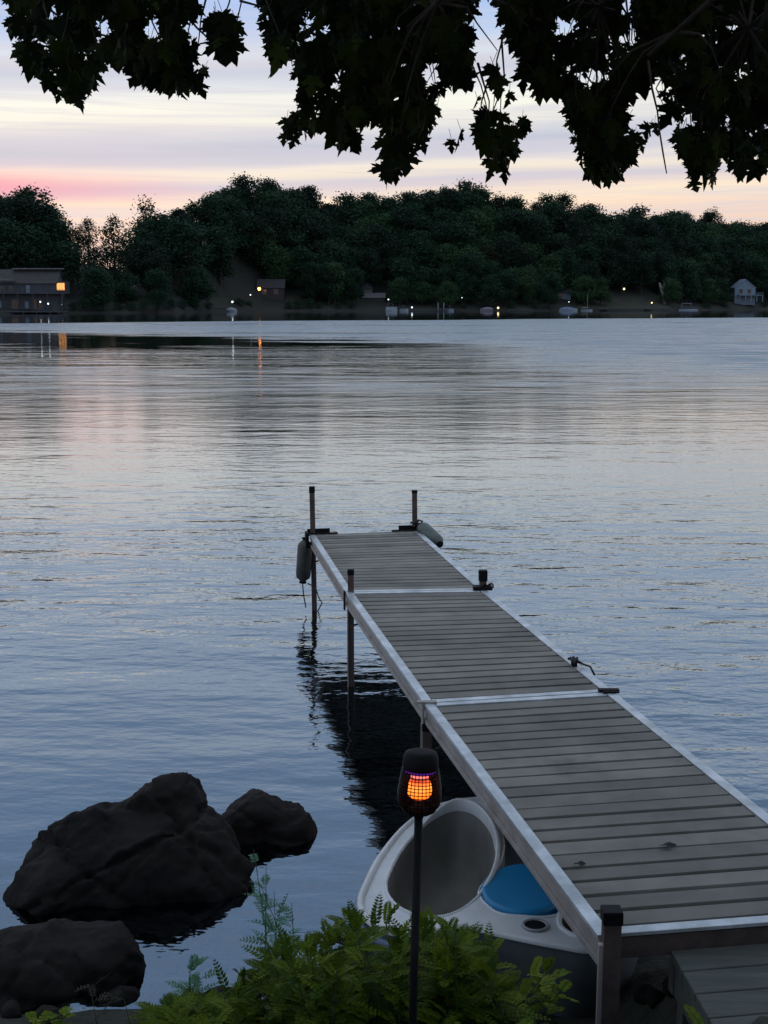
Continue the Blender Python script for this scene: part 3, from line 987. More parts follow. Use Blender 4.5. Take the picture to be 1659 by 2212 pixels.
# bulb: flame brightest low down, fading upward
m, nt2, b2 = new_mat('flame_bulb')
tcb = N(nt2, 'ShaderNodeTexCoord')
sb = N(nt2, 'ShaderNodeSeparateXYZ')
nt2.links.new(tcb.outputs['Generated'], sb.inputs[0])
crb = N(nt2, 'ShaderNodeValToRGB')
e = crb.color_ramp.elements
e[0].position, e[0].color = 0.0, (.35, .02, .0, 1)
e[1].position, e[1].color = .12, (1, .17, .012, 1)
for p_, c_ in ((.45, (1, .27, .035, 1)), (.62, (.9, .10, .02, 1)), (.72, (.10, .005, .005, 1)), (.80, (.75, .16, .12, 1)), (.93, (.35, .06, .10, 1)), (1.0, (.25, .03, .3, 1))):
    x_ = e.new(p_)
    x_.color = c_
nt2.links.new(sb.outputs['Z'], crb.inputs[0])
nt2.links.new(crb.outputs[0], b2.inputs['Emission Color'])
b2.inputs['Base Color'].default_value = (.2, .05, .02, 1)
b2.inputs['Emission Strength'].default_value = 2.8
MB().lathe(base, [(.010, .026), (.022, .029), (.031, .038), (.033, .052), (.030, .068), (.0255, .078), (.024, .108)], 24, ax).build('flame_bulb', m, torch, smooth=True)
M['uv'] = emit('violet_light', (.35, .05, .9), .22)
MB().lathe(base, [(.0255, .104), (.042, .104), (.042, .1065), (.0255, .1065)], 28, ax, cap=False).build('violet_ring', M['uv'], torch)
MB().lathe(base, [(.010, -.004), (.012, .006), (.010, .024)], 16, ax).build('bulb_socket', M['rust'], torch)


# ------------------------------------------------------------------ leaves
def maple_leaf():
    """outline of a hanging maple leaf, petiole at the origin, tip towards -y"""
    half = [(0, 0), (.05, .05), (.20, .16), (.17, .06), (.40, .12), (.36, .0), (.20, -.08), (.42, -.10), (.46, -.20), (.74, -.34), (.52, -.38), (.50, -.52), (.30, -.44), (.14, -.40), (.21, -.62), (.37, -.70), (.22, -.75), (.17, -.90), (0, -1.18)]
    pts_ = half + [(-x, y) for x, y in half[::-1][1:-1]]
    return pts_


ML = maple_leaf()
CL = (0.0, -.30)


def put_leaf(mb, pos, axis, nrm, size, tint, fold, curl):
    y_ = -axis.normalized()
    x_ = nrm.cross(y_).normalized()
    z_ = x_.cross(y_)
    vs_ = []
    for (a_, b_) in ML:
        dz = fold * abs(a_) - curl * (b_ * b_) * .5
        vs_.append(pos + (x_ * a_ + y_ * b_ + z_ * dz) * size)
    vs_.append(pos + (y_ * CL[1] + z_ * (-curl * .05)) * size)
    c_ = len(vs_) - 1
    n_ = len(ML)
    mb.add(vs_, [(i, (i + 1) % n_, c_) for i in range(n_)], tint)


def pip(x, y, poly):
    r = False
    j = len(poly) - 1
    for i in range(len(poly)):
        (xa, ya), (xb, yb) = poly[i], poly[j]
        if (ya > y) != (yb > y) and x < (xb - xa) * (y - ya) / (yb - ya) + xa:
            r = not r
        j = i
    return r


# hanging sprays: outlines of where leaves hang (leaf centres), each spread through a real depth
MASS_R = [(548, -70), (556, 20), (575, 90), (598, 135), (612, 120), (628, 105), (650, 180), (625, 225), (606, 285), (640, 290), (665, 262), (700, 262), (720, 290), (765, 300), (785, 255), (812, 262), (826, 335),
          (835, 375), (850, 372), (872, 335), (890, 330), (915, 345), (922, 290), (935, 225), (965, 245), (975, 300), (1000, 285), (1030, 262), (1045, 300), (1055, 350), (1078, 385), (1100, 340), (1118, 290), (1150, 255), (1200, 285),
          (1245, 290), (1262, 350), (1290, 370), (1335, 365), (1362, 330), (1400, 290), (1420, 262), (1455, 262), (1480, 340), (1510, 400), (1545, 365), (1565, 340), (1610, 360), (1680, 345), (1760, 330), (1760, -70)]
MASS_L = [(14, -70), (24, 80), (48, 150), (88, 155), (105, 180), (135, 222), (172, 238), (208, 200), (232, 135), (262, 140), (280, 165), (325, 198), (360, 205), (430, 208), (446, 170), (425, 130), (405, 90), (455, 35), (440, -70)]
MASS_M = [(455, 55), (478, 40), (512, 70), (505, 110), (476, 140), (455, 100)]
HOLES = [(1050, 40, 26, 42), (1062, 100, 34, 34), (1035, 150, 14, 55), (1062, 215, 22, 20), (1098, 140, 14, 30), (1125, 205, 16, 18), (985, 235, 34, 48), (962, 268, 18, 22), (930, 165, 18, 22), (1178, 262, 34, 30), (1195, 225, 20, 20),
         (1395, 232, 40, 36), (1372, 262, 22, 22), (1268, 180, 16, 14), (1300, 165, 14, 14), (1425, 178, 12, 12), (1358, 80, 22, 10), (1600, 160, 14, 10), (705, 60, 10, 12), (118, 30, 22, 14), (225, 55, 18, 20), (452, 5, 20, 30),
         (1108, 245, 14, 22), (1220, 300, 22, 12), (330, 70, 14, 16), (860, 235, 10, 12), (800, 90, 7, 9), (1500, 250, 9, 9), (1575, 260, 10, 8), (1480, 110, 8, 6), (730, 180, 9, 12), (660, 40, 9, 9), (1240, 60, 8, 9), (90, 95, 8, 10), (410, 60, 20, 14)]
rl = random.Random(11)
tree = empty('maple_tree', (3.6, 1.6, bank_z(3.6, 1.6)), 'big maple whose dark leafy boughs hang down across the top of the view', 'tree')
TO = tree.location
trunk_top = Vector((3.5, 2.0, 6.4))
MB().tube([Vector((0, 0, -.3)), Vector((0, 0, .1)), Vector((.03, .05, 1.5)), Vector((-.03, .2, 3.2)), trunk_top - TO, Vector((-.2, .6, 8.2)), Vector((-.4, .5, 10.5))], [.42, .31, .25, .22, .19, .13, .05], 14).build('trunk', M['bark'], tree, smooth=True)
leaves = MB()
twigs = MB()
anchors = []


def one_leaf(x, y, Yd, size):
    cpos = A(x, y, Yd)
    axis = Vector((rl.gauss(0, .42), rl.gauss(0, .42), -1)).normalized()
    nrm = Vector((rl.gauss(0, .8), -1 + rl.gauss(0, .6), rl.gauss(.25, .5)))
    nrm = (nrm - axis * nrm.dot(axis)).normalized()
    pos = cpos - axis * size * .45
    put_leaf(leaves, pos, axis, nrm, size, min(1, max(0, rl.gauss(.25, .25))), rl.uniform(-.1, .45), rl.uniform(-.2, .5))
    top = pos + Vector((rl.uniform(-.02, .02), rl.uniform(-.02, .02), rl.uniform(.02, .05)))
    twigs.tube([pos, top], .0011, 3, cap=False)
    return top


def sample(poly, n, ylo, yhi):
    """sprays of five to eight leaves, each spray at a depth of its own"""
    poly = [(px_i, py_i + (22 if py_i > 120 and poly is MASS_R else 0)) for px_i, py_i in poly]
    xs_ = [p[0] for p in poly]
    ys_ = [p[1] for p in poly]
    ok = lambda x, y: pip(x, y, poly) and not any(((x - hx) / (rx + 8)) ** 2 + ((y - 4 - hy) / (ry + 10)) ** 2 < 1 for hx, hy, rx, ry in HOLES)
    k = 0
    while k < n:
        x = rl.uniform(min(xs_), max(xs_))
        y = rl.uniform(min(ys_), max(ys_))
        if not ok(x, y):
            continue
        Yd = rl.uniform(ylo, yhi)
        m_ = rl.randint(4, 8)
        for q in range(m_):
            x2, y2 = x + rl.gauss(0, 21), y + rl.gauss(0, 26)
            if ok(x2, y2):
                t_ = one_leaf(x2, y2, Yd + rl.gauss(0, .12), rl.uniform(.048, .088))
                k += 1
                if q == 0:
                    anchors.append((x2, y2, Yd, t_))


sample(MASS_R, 3500, 4.7, 7.2)
sample(MASS_L, 700, 4.8, 6.8)
sample(MASS_M, 36, 4.6, 5.2)
# leaves of the crown above and behind the frame, shading the bank
for _ in range(5200):
    x, y = rl.uniform(-4.2, 7.5), rl.uniform(-3.5, 6.8)
    z = rl.uniform(5.2, 9.5)
    if ((x - 1.6) / 6) ** 2 + ((y - 1.8) / 5.2) ** 2 + ((z - 6.2) / 3.6) ** 2 > 1:
        continue
    zlim = HC + (655 + 60) * y / F if y > 0 else 0
    if y > .5 and z < zlim + .25:
        continue
    axis = Vector((rl.gauss(0, .6), rl.gauss(0, .6), -1)).normalized()
    nrm = Vector((rl.gauss(0, 1), rl.gauss(0, 1), rl.gauss(1, .6)))
    nrm = (nrm - axis * nrm.dot(axis)).normalized()
    put_leaf(leaves, Vector((x, y, z)), axis, nrm, rl.uniform(.16, .30), rl.random() * .6, .2, .2)
# boughs and twigs
boughs = []
for (x, y, Yd) in ((300, -40, 5.0), (120, -30, 5.2), (480, -30, 5.0), (700, 0, 5.0), (880, 60, 4.8), (1060, 10, 5.2), (1240, 60, 5.0), (1400, 120, 4.6), (1560, 100, 4.9), (900, -60, 5.6), (1300, -50, 5.8)):
    e_ = A(x, y, Yd)
    s_ = Vector((trunk_top.x - rl.uniform(0, .3), trunk_top.y + rl.uniform(0, .3), 5.0 + rl.uniform(-.6, 1.0)))
    mid1 = s_.lerp(e_, .35) + Vector((0, .2, .55))
    mid2 = s_.lerp(e_, .7) + Vector((0, .1, .35))
    boughs.append([s_, mid1, mid2, e_])
    MB().tube([s_ - TO, s_.lerp(mid1, .5) - TO + Vector((0, 0, .12)), mid1 - TO, mid2 - TO, e_ - TO], [.055, .045, .032, .018, .007], 8).build('bough', M['bark'], tree, smooth=True)
allb = [p for b_ in boughs for p in [b_[2].lerp(b_[3], t) for t in (0, .3, .6, .9)]]
for (x, y, Yd, top) in anchors[::2]:
    nb_ = min(allb, key=lambda p: (p - top).length)
    if (nb_ - top).length > .55:
        nb_ = top + Vector((rl.gauss(0, .10), rl.gauss(0, .15), rl.uniform(.12, .30)))
    mid_ = top.lerp(nb_, .5) + Vector((0, 0, .06))
    twigs.tube([top, top.lerp(mid_, .5) + Vector((rl.gauss(0, .02), 0, .02)), mid_, nb_], [.0018, .003, .0045, .006], 4, cap=False)
for b_ in boughs:
    for k in range(150):
        t = rl.uniform(.25, 1.0)
        p = b_[0].lerp(b_[1], t * 2) if t < .5 else b_[1].lerp(b_[3], t * 2 - 1)
        p = p + Vector((rl.gauss(0, .25), rl.gauss(0, .3), rl.uniform(-.1, .7)))
        if p.y > .4 and p.z < HC + (655 + 40) * p.y / F + .15:
            continue
        axis = Vector((rl.gauss(0, .5), rl.gauss(0, .5), -1)).normalized()
        nrm = Vector((rl.gauss(0, .8), rl.gauss(0, .8), rl.gauss(.5, .5)))
        nrm = (nrm - axis * nrm.dot(axis)).normalized()
        put_leaf(leaves, p, axis, nrm, rl.uniform(.06, .10), rl.random() * .5, .2, .2)
# the bare drooping twig right of the middle
bt = [A(1400, 130, 4.5), A(1408, 190, 4.5), A(1420, 240, 4.5), A(1424, 280, 4.5), A(1432, 330, 4.5), A(1440, 375, 4.5)]
twigs.tube(bt, [.005, .004, .003, .003, .003, .002], 5)
twigs.tube([A(355, -40, 5), A(392, 20, 5), A(425, 60, 5), A(452, 85, 5)], [.007, .005, .004, .003], 5)
leaves.build('foliage', M['maple'], tree, tint=True, shift=TO)
twigs.build('twigs', M['bark'], tree, shift=TO)


# ------------------------------------------------------------------ shrubs of the bank
def frond(mb, base_, dir_, L_, nrm, leaf, npair=11, droop=.35, tint=0, width=.28):
    d = dir_.normalized()
    s = d.cross(nrm).normalized()
    u = s.cross(d)
    pts_ = []
    for k in range(npair + 1):
        t = k / npair
        pts_.append(base_ + d * (L_ * t) - Vector((0, 0, 1)) * droop * L_ * t * t)
    mb.tube(pts_, [.0016 * (1 - .7 * k / npair) for k in range(npair + 1)], 3, cap=False, tint=tint * .5)
    for k in range(1, npair + 1):
        t = k / npair
        ll = leaf * (math.sin(math.pi * min(1, .18 + t * .80)) * .9 + .15) * random.uniform(.85, 1.1)
        tg = (pts_[k] - pts_[k - 1]).normalized()
        for sg in (-1, 1) if k < npair else (0,):
            dv = (s * sg * .9 + tg * .55 + u * random.uniform(-.1, .25)).normalized() if sg else tg
            wv = tg.cross(dv) if False else (tg * .7 - s * sg * .4).normalized() if sg else s
            b_ = pts_[k]
            w_ = ll * width
            mb.add([b_, b_ + dv * ll * .4 + wv * w_, b_ + dv * ll, b_ + dv * ll * .45 - wv * w_], [(0, 1, 2, 3)], min(1, max(0, tint + random.uniform(-.2, .2))))


def shrub(name, label, base_, targets, leafm, L_=(.16, .26), leaf=.035, per=9, group=None, stem_r=.004, width=.28, npair=11, seed=1):
    random.seed(seed)
    e_ = empty(name, base_, label, 'shrub' if per > 4 else 'plant', group)
    B_ = Vector(base_)
    fo, stm = MB(), MB()
    for tp in targets:
        s0 = Vector((random.gauss(0, .06), random.gauss(0, .06), -.05))
        tp = tp - B_
        mid_ = s0.lerp(tp, .5) + Vector((random.gauss(0, .04), random.gauss(0, .04), .05))
        stm.tube([s0, mid_, tp], [stem_r, stem_r * .8, stem_r * .4], 5)
        for k in range(per):
            t = random.uniform(.35, 1.0)
            b_ = (s0.lerp(mid_, t * 2) if t < .5 else mid_.lerp(tp, t * 2 - 1))
            an = random.uniform(0, 2 * math.pi)
            dr = Vector((math.cos(an), math.sin(an), random.uniform(.1, 1.0)))
            if t > .93:
                dr = (tp - mid_).normalized() + Vector((random.gauss(0, .3), random.gauss(0, .3), 0))
            frond(fo, b_, dr, random.uniform(*L_), Vector((random.gauss(0, .2), random.gauss(0, .2), 1)), leaf, npair, random.uniform(.15, .5), random.random(), width)
    fo.build('foliage', leafm, e_, tint=True)
    stm.build('stems', M['twig'], e_)
    return e_


# the big clump under the torch: tops follow the photo, spread over real depth
top_y = lambda x: float(np.interp(x, [340, 400, 470, 520, 560, 600, 640, 700, 760, 800, 850, 900, 950, 1000, 1040, 1080, 1110], [2215, 2190, 2130, 2090, 2065, 2010, 2030, 1985, 1945, 1940, 1960, 1968, 1955, 1975, 1990, 2080, 2190]))
rs = random.Random(21)
Gs = 'shrubs on the bank below the torch'
clumps = [(430, 4.9, 'low ferny shrub at the left end of the bank clump'), (560, 4.8, 'ferny shrub left of the middle of the bank clump'), (690, 4.6, 'feathery green shrub in the bank clump left of the torch pole'),
          (800, 4.7, 'tall bright green shrub of the bank clump beside the torch pole'), (930, 4.8, 'feathery shrub in front of the pedal boat, right of the torch pole'), (1030, 4.6, 'dim shrub at the right end of the bank clump')]
for i, (cx, cy, lb) in enumerate(clumps):
    g0 = A(cx, 2200, cy)
    bz = bank_z(g0.x, cy - .2)
    tg = []
    for k in range(30):
        x = cx + rs.uniform(-80, 80)
        t = rs.random() ** 1.4
        y = top_y(x) + 40 + t * 230
        Yq = cy + rs.uniform(-.35, .35) - t * .25
        p = A(x, y, Yq)
        if p.z < bank_z(p.x, p.y) + .05:
            p.z = bank_z(p.x, p.y) + .08
        tg.append(p)
    shrub('fern_shrub', lb, (g0.x, cy - .15, bz), tg, M['fern'], (.11, .19), .027, 13, Gs, seed=40 + i)
# wispy tall weed before the boulder
tg = [A(x, y, 5.3) for x, y in ((548, 1835), (575, 1870), (560, 1905), (592, 1925), (570, 1960), (598, 1985), (585, 2040), (610, 2060), (630, 1950))]
b0 = A(612, 2200, 5.2)
shrub('tall_weed', 'tall wispy pale green weed rising in front of the big boulder', (b0.x, 5.2, bank_z(b0.x, 5.2)), tg, M['weed'], (.09, .15), .026, 7, None, .003, .22, 8, seed=60)
tg = [A(x, y, 5.2) for x, y in ((415, 2075), (408, 2100), (440, 2110), (425, 2130))]
b0 = A(430, 2210, 5.2)
shrub('young_locust', 'small sprig with paired leaflets over the water by the lower left boulder', (b0.x, 5.2, bank_z(b0.x, 5.2)), tg, M['weed'], (.09, .14), .026, 4, None, .0025, .25, 8, seed=61)
tg = [A(x, y, 4.6 + .1 * math.sin(x)) for x, y in ((1190, 2075), (1215, 2090), (1225, 2120), (1180, 2100), (1150, 2110), (1200, 2140), (1130, 2150), (1165, 2140), (1100, 2165), (1080, 2150), (1085, 2190), (1140, 2170))]
b0 = A(1060, 2290, 4.5)
shrub('yellow_shrub', 'yellow green leafy spray reaching towards the dock post', (b0.x, 4.5, bank_z(b0.x, 4.5)), tg, M['yfern'], (.07, .12), .026, 8, None, .004, .34, 8, seed=62)
tg = [A(x, y, 5.0) for x, y in ((125, 2190), (145, 2200), (110, 2205), (160, 2212))]
b0 = A(130, 2260, 5.0)
shrub('small_plant', 'tiny yellow green plant at the bottom left edge of the picture', (b0.x, 5.0, bank_z(b0.x, 5.0)), tg, M['yfern'], (.05, .08), .03, 4, None, .002, .35, 5, seed=63)
tg = [A(x, y, 5.3) for x, y in ((240, 2100), (262, 2130), (250, 2160))]
b0 = A(255, 2240, 5.3)
shrub('dry_sprig', 'thin brownish sprig standing before the lower left boulder', (b0.x, 5.3, bank_z(b0.x, 5.3)), tg, M['crownbrown'], (.06, .1), .022, 3, None, .002, .25, 6, seed=64)
# more undergrowth on the bank beyond the frame
for i, (x, y) in enumerate(((-1.6, 4.3), (-2.3, 4.6), (1.0, 3.4), (.3, 3.6), (-.6, 3.7), (2.4, 4.0))):
    z = bank_z(x, y)
    lim = lambda yy: HC - (2212 - 655) / F * yy - .06
    tg = [Vector((x + rs.gauss(0, .2), y + rs.gauss(0, .15), z + rs.uniform(.1, .4))) for _ in range(16)]
    for p in tg:
        if abs(p.x) < 1.2:
            p.z = min(p.z, lim(p.y) - .1)
            p.z = max(p.z, bank_z(p.x, p.y) + .03)
    if abs(x) < 1.2:
        shrub('low_shrub', 'dark low shrub in the shade at the bottom edge of the picture', (x, y, z), tg, M['fern'], (.10, .16), .03, 7, 'dark shrubs along the bottom edge', seed=80 + i)


# ------------------------------------------------------------------ far shore
def shoreY(x):
    return float(np.interp(x, [-420, -190, -120, -75, -55, 0, 60, 120, 160, 220, 420], [395, 400, 412, 440, 520, 545, 560, 590, 640, 700, 760]))


SIL = [(-600, 440), (0, 428), (60, 432), (130, 428), (150, 455), (165, 470), (190, 452), (250, 440), (320, 425), (345, 445), (390, 440), (440, 425), (480, 405), (560, 403), (620, 410), (660, 420), (720, 432), (780, 425),
       (830, 430), (900, 428), (930, 418), (960, 412), (1010, 418), (1060, 432), (1110, 438), (1170, 428), (1200, 432), (1230, 452), (1300, 462), (1400, 468), (1440, 478), (1500, 470), (1560, 488), (1620, 490), (1645, 478), (1700, 470), (2300, 470)]


def ridge_z(x, Yr):
    px_i = 829 + x / Yr * F
    y = float(np.interp(px_i, [s[0] for s in SIL], [s[1] for s in SIL]))
    return HC + (655 - y) * Yr / F


def hill_z(x, y):
    s = shoreY(x)
    t = (y - s)
    if t < 0:
        return max(-2.4, t * .25)
    R_ = ridge_z(x, s + 95) - 23
    px_i = 829 + x / (s + 50) * F
    gapf = math.exp(-((px_i - 235) / 85) ** 2)
    R_ = R_ * (1 - .72 * gapf)
    u = min(1, t / 95)
    z = 1.2 * min(1, t / 5) + R_ * (u * u * (3 - 2 * u))
    z += 1.2 * fbm(x * .02, y * .02) * min(1, t / 20)
    if t > 120:
        z -= (t - 120) * .02
    return z


mb = MB()
xs = np.linspace(-900, 900, 151)
ts = [-12, -4, 0, 2, 5, 10, 18, 26, 35, 45, 55, 65, 75, 85, 95, 110, 140, 200, 350]
vs = [(x, shoreY(x) + t, hill_z(x, shoreY(x) + t)) for t in ts for x in xs]
nx = len(xs)
fs = [(j * nx + i, j * nx + i + 1, (j + 1) * nx + i + 1, (j + 1) * nx + i) for j in range(len(ts) - 1) for i in range(nx - 1)]
mb.add(vs, fs)
tag(mb.build('far_hill', M['hill'], smooth=True), 'low wooded hill of the far shore', 'hill', kind='structure')


def at_shore(px, dt=6):
    """world point on the far shore that shows at the column px, dt metres inland"""
    Yq = 500
    for _ in range(8):
        Yq = shoreY((px - 829) / F * Yq) + dt
    x = (px - 829) / F * Yq
    return Vector((x, Yq, hill_z(x, Yq)))


def crown_tree(seed, H, W, nl, fill=1.0, conif=False):
    """(leaf mesh, trunk mesh) of a tree of height H, crown width W, made of many leaf clumps"""
    r_ = random.Random(seed)
    mb_, tk = MB(), MB()
    blobs = []
    nbm = 24
    for k in range(nbm):
        t = r_.random()
        zz = H * (.22 + .70 * t)
        prof = math.sin(math.pi * min(1, .18 + .80 * (t if not conif else t * .6 + .35))) ** .7
        a = r_.uniform(0, 6.283)
        rad = W / 2 * prof * r_.uniform(.25, .85)
        blobs.append((Vector((rad * math.cos(a), rad * math.sin(a), zz)), W * r_.uniform(.16, .29)))
    blobs.append((Vector((0, 0, H * .9)), W * .17))
    for k in range(nl):
        c_, br = r_.choice(blobs)
        d_ = Vector((r_.gauss(0, 1), r_.gauss(0, 1), r_.gauss(0, 1))).normalized()
        rr = br * (r_.uniform(.55, 1.0) if r_.random() < .72 else r_.uniform(1.0, 1.45))
        p_ = c_ + Vector((d_.x, d_.y, d_.z * .8)) * rr
        s_ = r_.uniform(.20, .44) * (W / 11)
        n_ = (d_ + Vector((r_.gauss(0, .9), r_.gauss(0, .9), r_.gauss(.2, .9)))).normalized()
        a_ = n_.orthogonal().normalized()
        a_ = (Matrix.Rotation(r_.uniform(0, 6.28), 3, n_) @ a_)
        b_ = n_.cross(a_)
        tint = min(1, max(0, .35 + .35 * r_.gauss(0, 1)))
        mb_.add([p_ + a_ * s_, p_ + b_ * s_ * .6, p_ - a_ * s_ * .9, p_ - b_ * s_ * .7], [(0, 1, 2, 3)], tint)
    tk.tube([(0, 0, -1), (0, 0, H * .3), (.2, .1, H * .6), (.1, .2, H * .9)], [W * .035, W * .028, W * .018, .05], 7)
    for k in range(7):
        c_, br = r_.choice(blobs)
        z0_ = c_.z * .55
        tk.tube([(0, 0, z0_), tuple(c_ * .5 + Vector((0, 0, z0_ * .5 + .1 * H))), tuple(c_)], [W * .014, W * .01, .04], 5)
    return mb_, tk


protos = {}


def make_proto(key, *a, m='crown', **k):
    lf, tk = crown_tree(*a, **k)
    me1 = lf.build('crown', M[m], tint=True)
    me2 = tk.build('trunk', M['trunkfar'])
    protos[key] = (me1.data, me2.data)
    bpy.data.objects.remove(me1)
    bpy.data.objects.remove(me2)


for s in range(4):
    make_proto(('dense', s), 100 + s, 20, 12 + s % 2, 5600, m='crown')
for s in range(3):
    make_proto(('dark', s), 120 + s, 20, 11, 5000, m='crowndark')
for s in range(3):
    make_proto(('pale', s), 130 + s, 18, 11.5, 5400, m='crownpale')
for s in range(3):
    make_proto(('thin', s), 140 + s, 20, 10, 2300, m='crowndark')
make_proto(('brown', 0), 150, 17, 9, 2200, m='crownbrown')
make_proto(('bush', 0), 151, 5, 6, 1500, m='crown')

KL = {'dense': ('broadleaf_tree', 'full green broadleaf tree in the wood across the lake', 'green trees of the far wood'),
      'dark': ('dark_tree', 'blackish tree deep in the wood across the lake', 'dark trees of the far wood'),
      'pale': ('pale_tree', 'lighter green rounded tree near the far waterside', 'pale trees of the far wood'),
      'thin': ('thin_tree', 'thin crowned tree with the sunset showing through it', 'thin trees against the sunset'),
      'brown': ('brown_tree', 'brownish green tree among the greener trees across the lake', 'brownish trees of the far wood'),
      'bush': ('bush', 'round dark bush on the far waterside', 'bushes of the far waterside')}
rt = random.Random(77)


def plant(kind, x, y, sc, zs=1.0, sink=.4, label=None, idx_=None):
    nm, lb, gp_ = KL[kind]
    ks = [k for k in protos if k[0] == kind]
    k = ks[idx_ if idx_ is not None else rt.randrange(len(ks))]
    e_ = empty(nm, (x, y, hill_z(x, y) - sink), label or lb, 'tree' if kind != 'bush' else 'bush', gp_, rt.uniform(0, 6.28))
    wf = 1.0 if kind in ('thin', 'bush') else 1.28
    e_.scale = (sc * wf, sc * wf, sc * zs)
    for n_, d_ in zip(('crown', 'trunk'), protos[k]):
        o_ = bpy.data.objects.new(n_, d_)
        COL.objects.link(o_)
        o_.parent = e_
    return e_


# clearings in front of buildings and lawns (columns of the photo)
CLEAR = [(-80, 178, 34), (480, 650, 26), (530, 595, 34), (768, 845, 30), (1180, 1252, 24), (1300, 1430, 30), (1445, 1510, 14), (1555, 1650, 30)]
rows = [(8, 9.0, .66), (18, 9.0, .85), (30, 9, 1.0), (43, 9, 1.08), (57, 9, 1.12), (72, 9, 1.12), (88, 8.5, 1.1), (100, 7.5, 1.1)]
for dt, sp_, sc in rows:
    x = -290 + rt.uniform(0, 5)
    while x < 340:
        y = shoreY(x) + dt + rt.uniform(-5, 5)
        px_i = 829 + x / y * F
        x += sp_ * rt.uniform(.8, 1.2)
        if px_i < -700 or px_i > 2300 or ((px_i < -160 or px_i > 1820) and rt.random() < .45):
            continue
        if dt < 36 and any(a_ < px_i < b_ and dt < lim_ for a_, b_, lim_ in CLEAR):
            continue
        gap = 150 < px_i < 330
        if gap and dt > 12:
            if rt.random() < .28 and dt < 98:
                continue
            kind = 'thin'
            s_ = sc * rt.uniform(.8, 1.0)
        else:
            kind = rt.choices(['dense', 'dark', 'pale', 'brown'], [.5, .28, .18, .04])[0] if dt > 15 else rt.choices(['dense', 'pale', 'dark'], [.5, .3, .2])[0]
            s_ = sc * rt.uniform(.85, 1.15)
        if dt > 90:
            # top row follows the skyline of the photo
            want = ridge_z(x - sp_, y) - hill_z(x - sp_, y)
            s_ = min(1.5, max(.55, want / 21.8)) * rt.uniform(.90, 1.05)
            if gap:
                s_ *= .9
        plant(kind, x - sp_, y, s_, rt.uniform(.92, 1.08))
# a few single trees the skyline singles out
for (px_i, top, dt, kind, lb, sc_x) in ((955, 398, 97, 'thin', 'feathery half bare tree standing above the middle of the skyline', 1.1), (1095, 432, 99, 'dense', 'round tree at the right end of the high part of the skyline', .8),
                                        (60, 424, 60, 'dark', 'dark tree topping the skyline above the boathouse', 1.1), (110, 424, 62, 'dark', 'dark ragged tree on the skyline right of the boathouse roof', 1.1), (325, 418, 80, 'thin', 'ragged thin tree on the skyline right of the sunset gap', 1.0),
                                        (500, 403, 92, 'dense', 'highest rounded tree at the left shoulder of the skyline', 1.3), (590, 403, 94, 'dense', 'second highest rounded tree on the left half of the skyline', 1.3), (1010, 410, 96, 'dense', 'broad tree just right of the feathery tree', 1.1),
                                        (580, 470, 40, 'pale', 'large pale green tree below the left shoulder of the skyline', 1.2), (1480, 540, 20, 'pale', 'pale round tree on the waterside above the pontoon boat', .9), (230, 560, 8, 'pale', 'round green tree on the waterside right of the boathouse', .8)):
    p = at_shore(px_i, dt)
    want = HC + (655 - top) * p.y / F - p.z
    e_ = plant(kind, p.x, p.y, 1, label=lb)
    s_ = want / 21.8
    w_ = min(1.5, s_) * sc_x if s_ > .3 else sc_x
    e_.scale = (min(w_, 1.5), min(w_, 1.5), s_)
for px_i in (165, 185, 205, 225, 262, 290, 318, 350, 375, 400, 425, 455, 520, 540, 625, 645, 670, 690, 760, 730, 1000, 1100, 1150, 1512, 1520, 1555, 1640):
    p = at_shore(px_i, 4)
    plant('bush', p.x, p.y, rt.uniform(.5, .9))
# pale leaning trunk right of the lawn
p = at_shore(1422, 16)
e_ = empty('bare_tree', p, 'pale bare grey tree trunk beside the far lawn', 'tree')
hgt = 44 * p.y / F
MB().tube([(1.2, 0, -.5), (.6, 0, hgt * .3), (-.3, 0, hgt * .65), (-1.5, 0, hgt)], [.9, .7, .8, .4], 8).build('trunk', M['paletrunk'], e_, smooth=True)
MB().tube([(-.3, 0, hgt * .6), (1.0, .3, hgt * .95)], [.5, .3], 7).build('limb', M['paletrunk'], e_, smooth=True)

# lawns
for (a_, b_, t0_, t1_, lb) in ((1243, 1440, 1, 26, 'sloping lawn of the far shore beside the moored boats'), (1496, 1570, 2, 14, 'strip of lawn left of the small pale house'), (452, 500, 4, 22, 'bare slope of the far shore near the white boat'), (618, 662, 4, 22, 'brown slope right of the dark cottage')):
    mb = MB()
    nn = 10
    vs = []
    for j in range(6):
        for i in range(nn + 1):
            q = at_shore(a_ + (b_ - a_) * i / nn, t0_ + (t1_ - t0_) * j / 5)
            vs.append((q.x, q.y, q.z + .25))
    mb.add(vs, [(j * (nn + 1) + i, j * (nn + 1) + i + 1, (j + 1) * (nn + 1) + i + 1, (j + 1) * (nn + 1) + i) for j in range(5) for i in range(nn)])
    tag(mb.build('lawn', M['lawn'], smooth=True), lb, 'lawn', kind='structure')


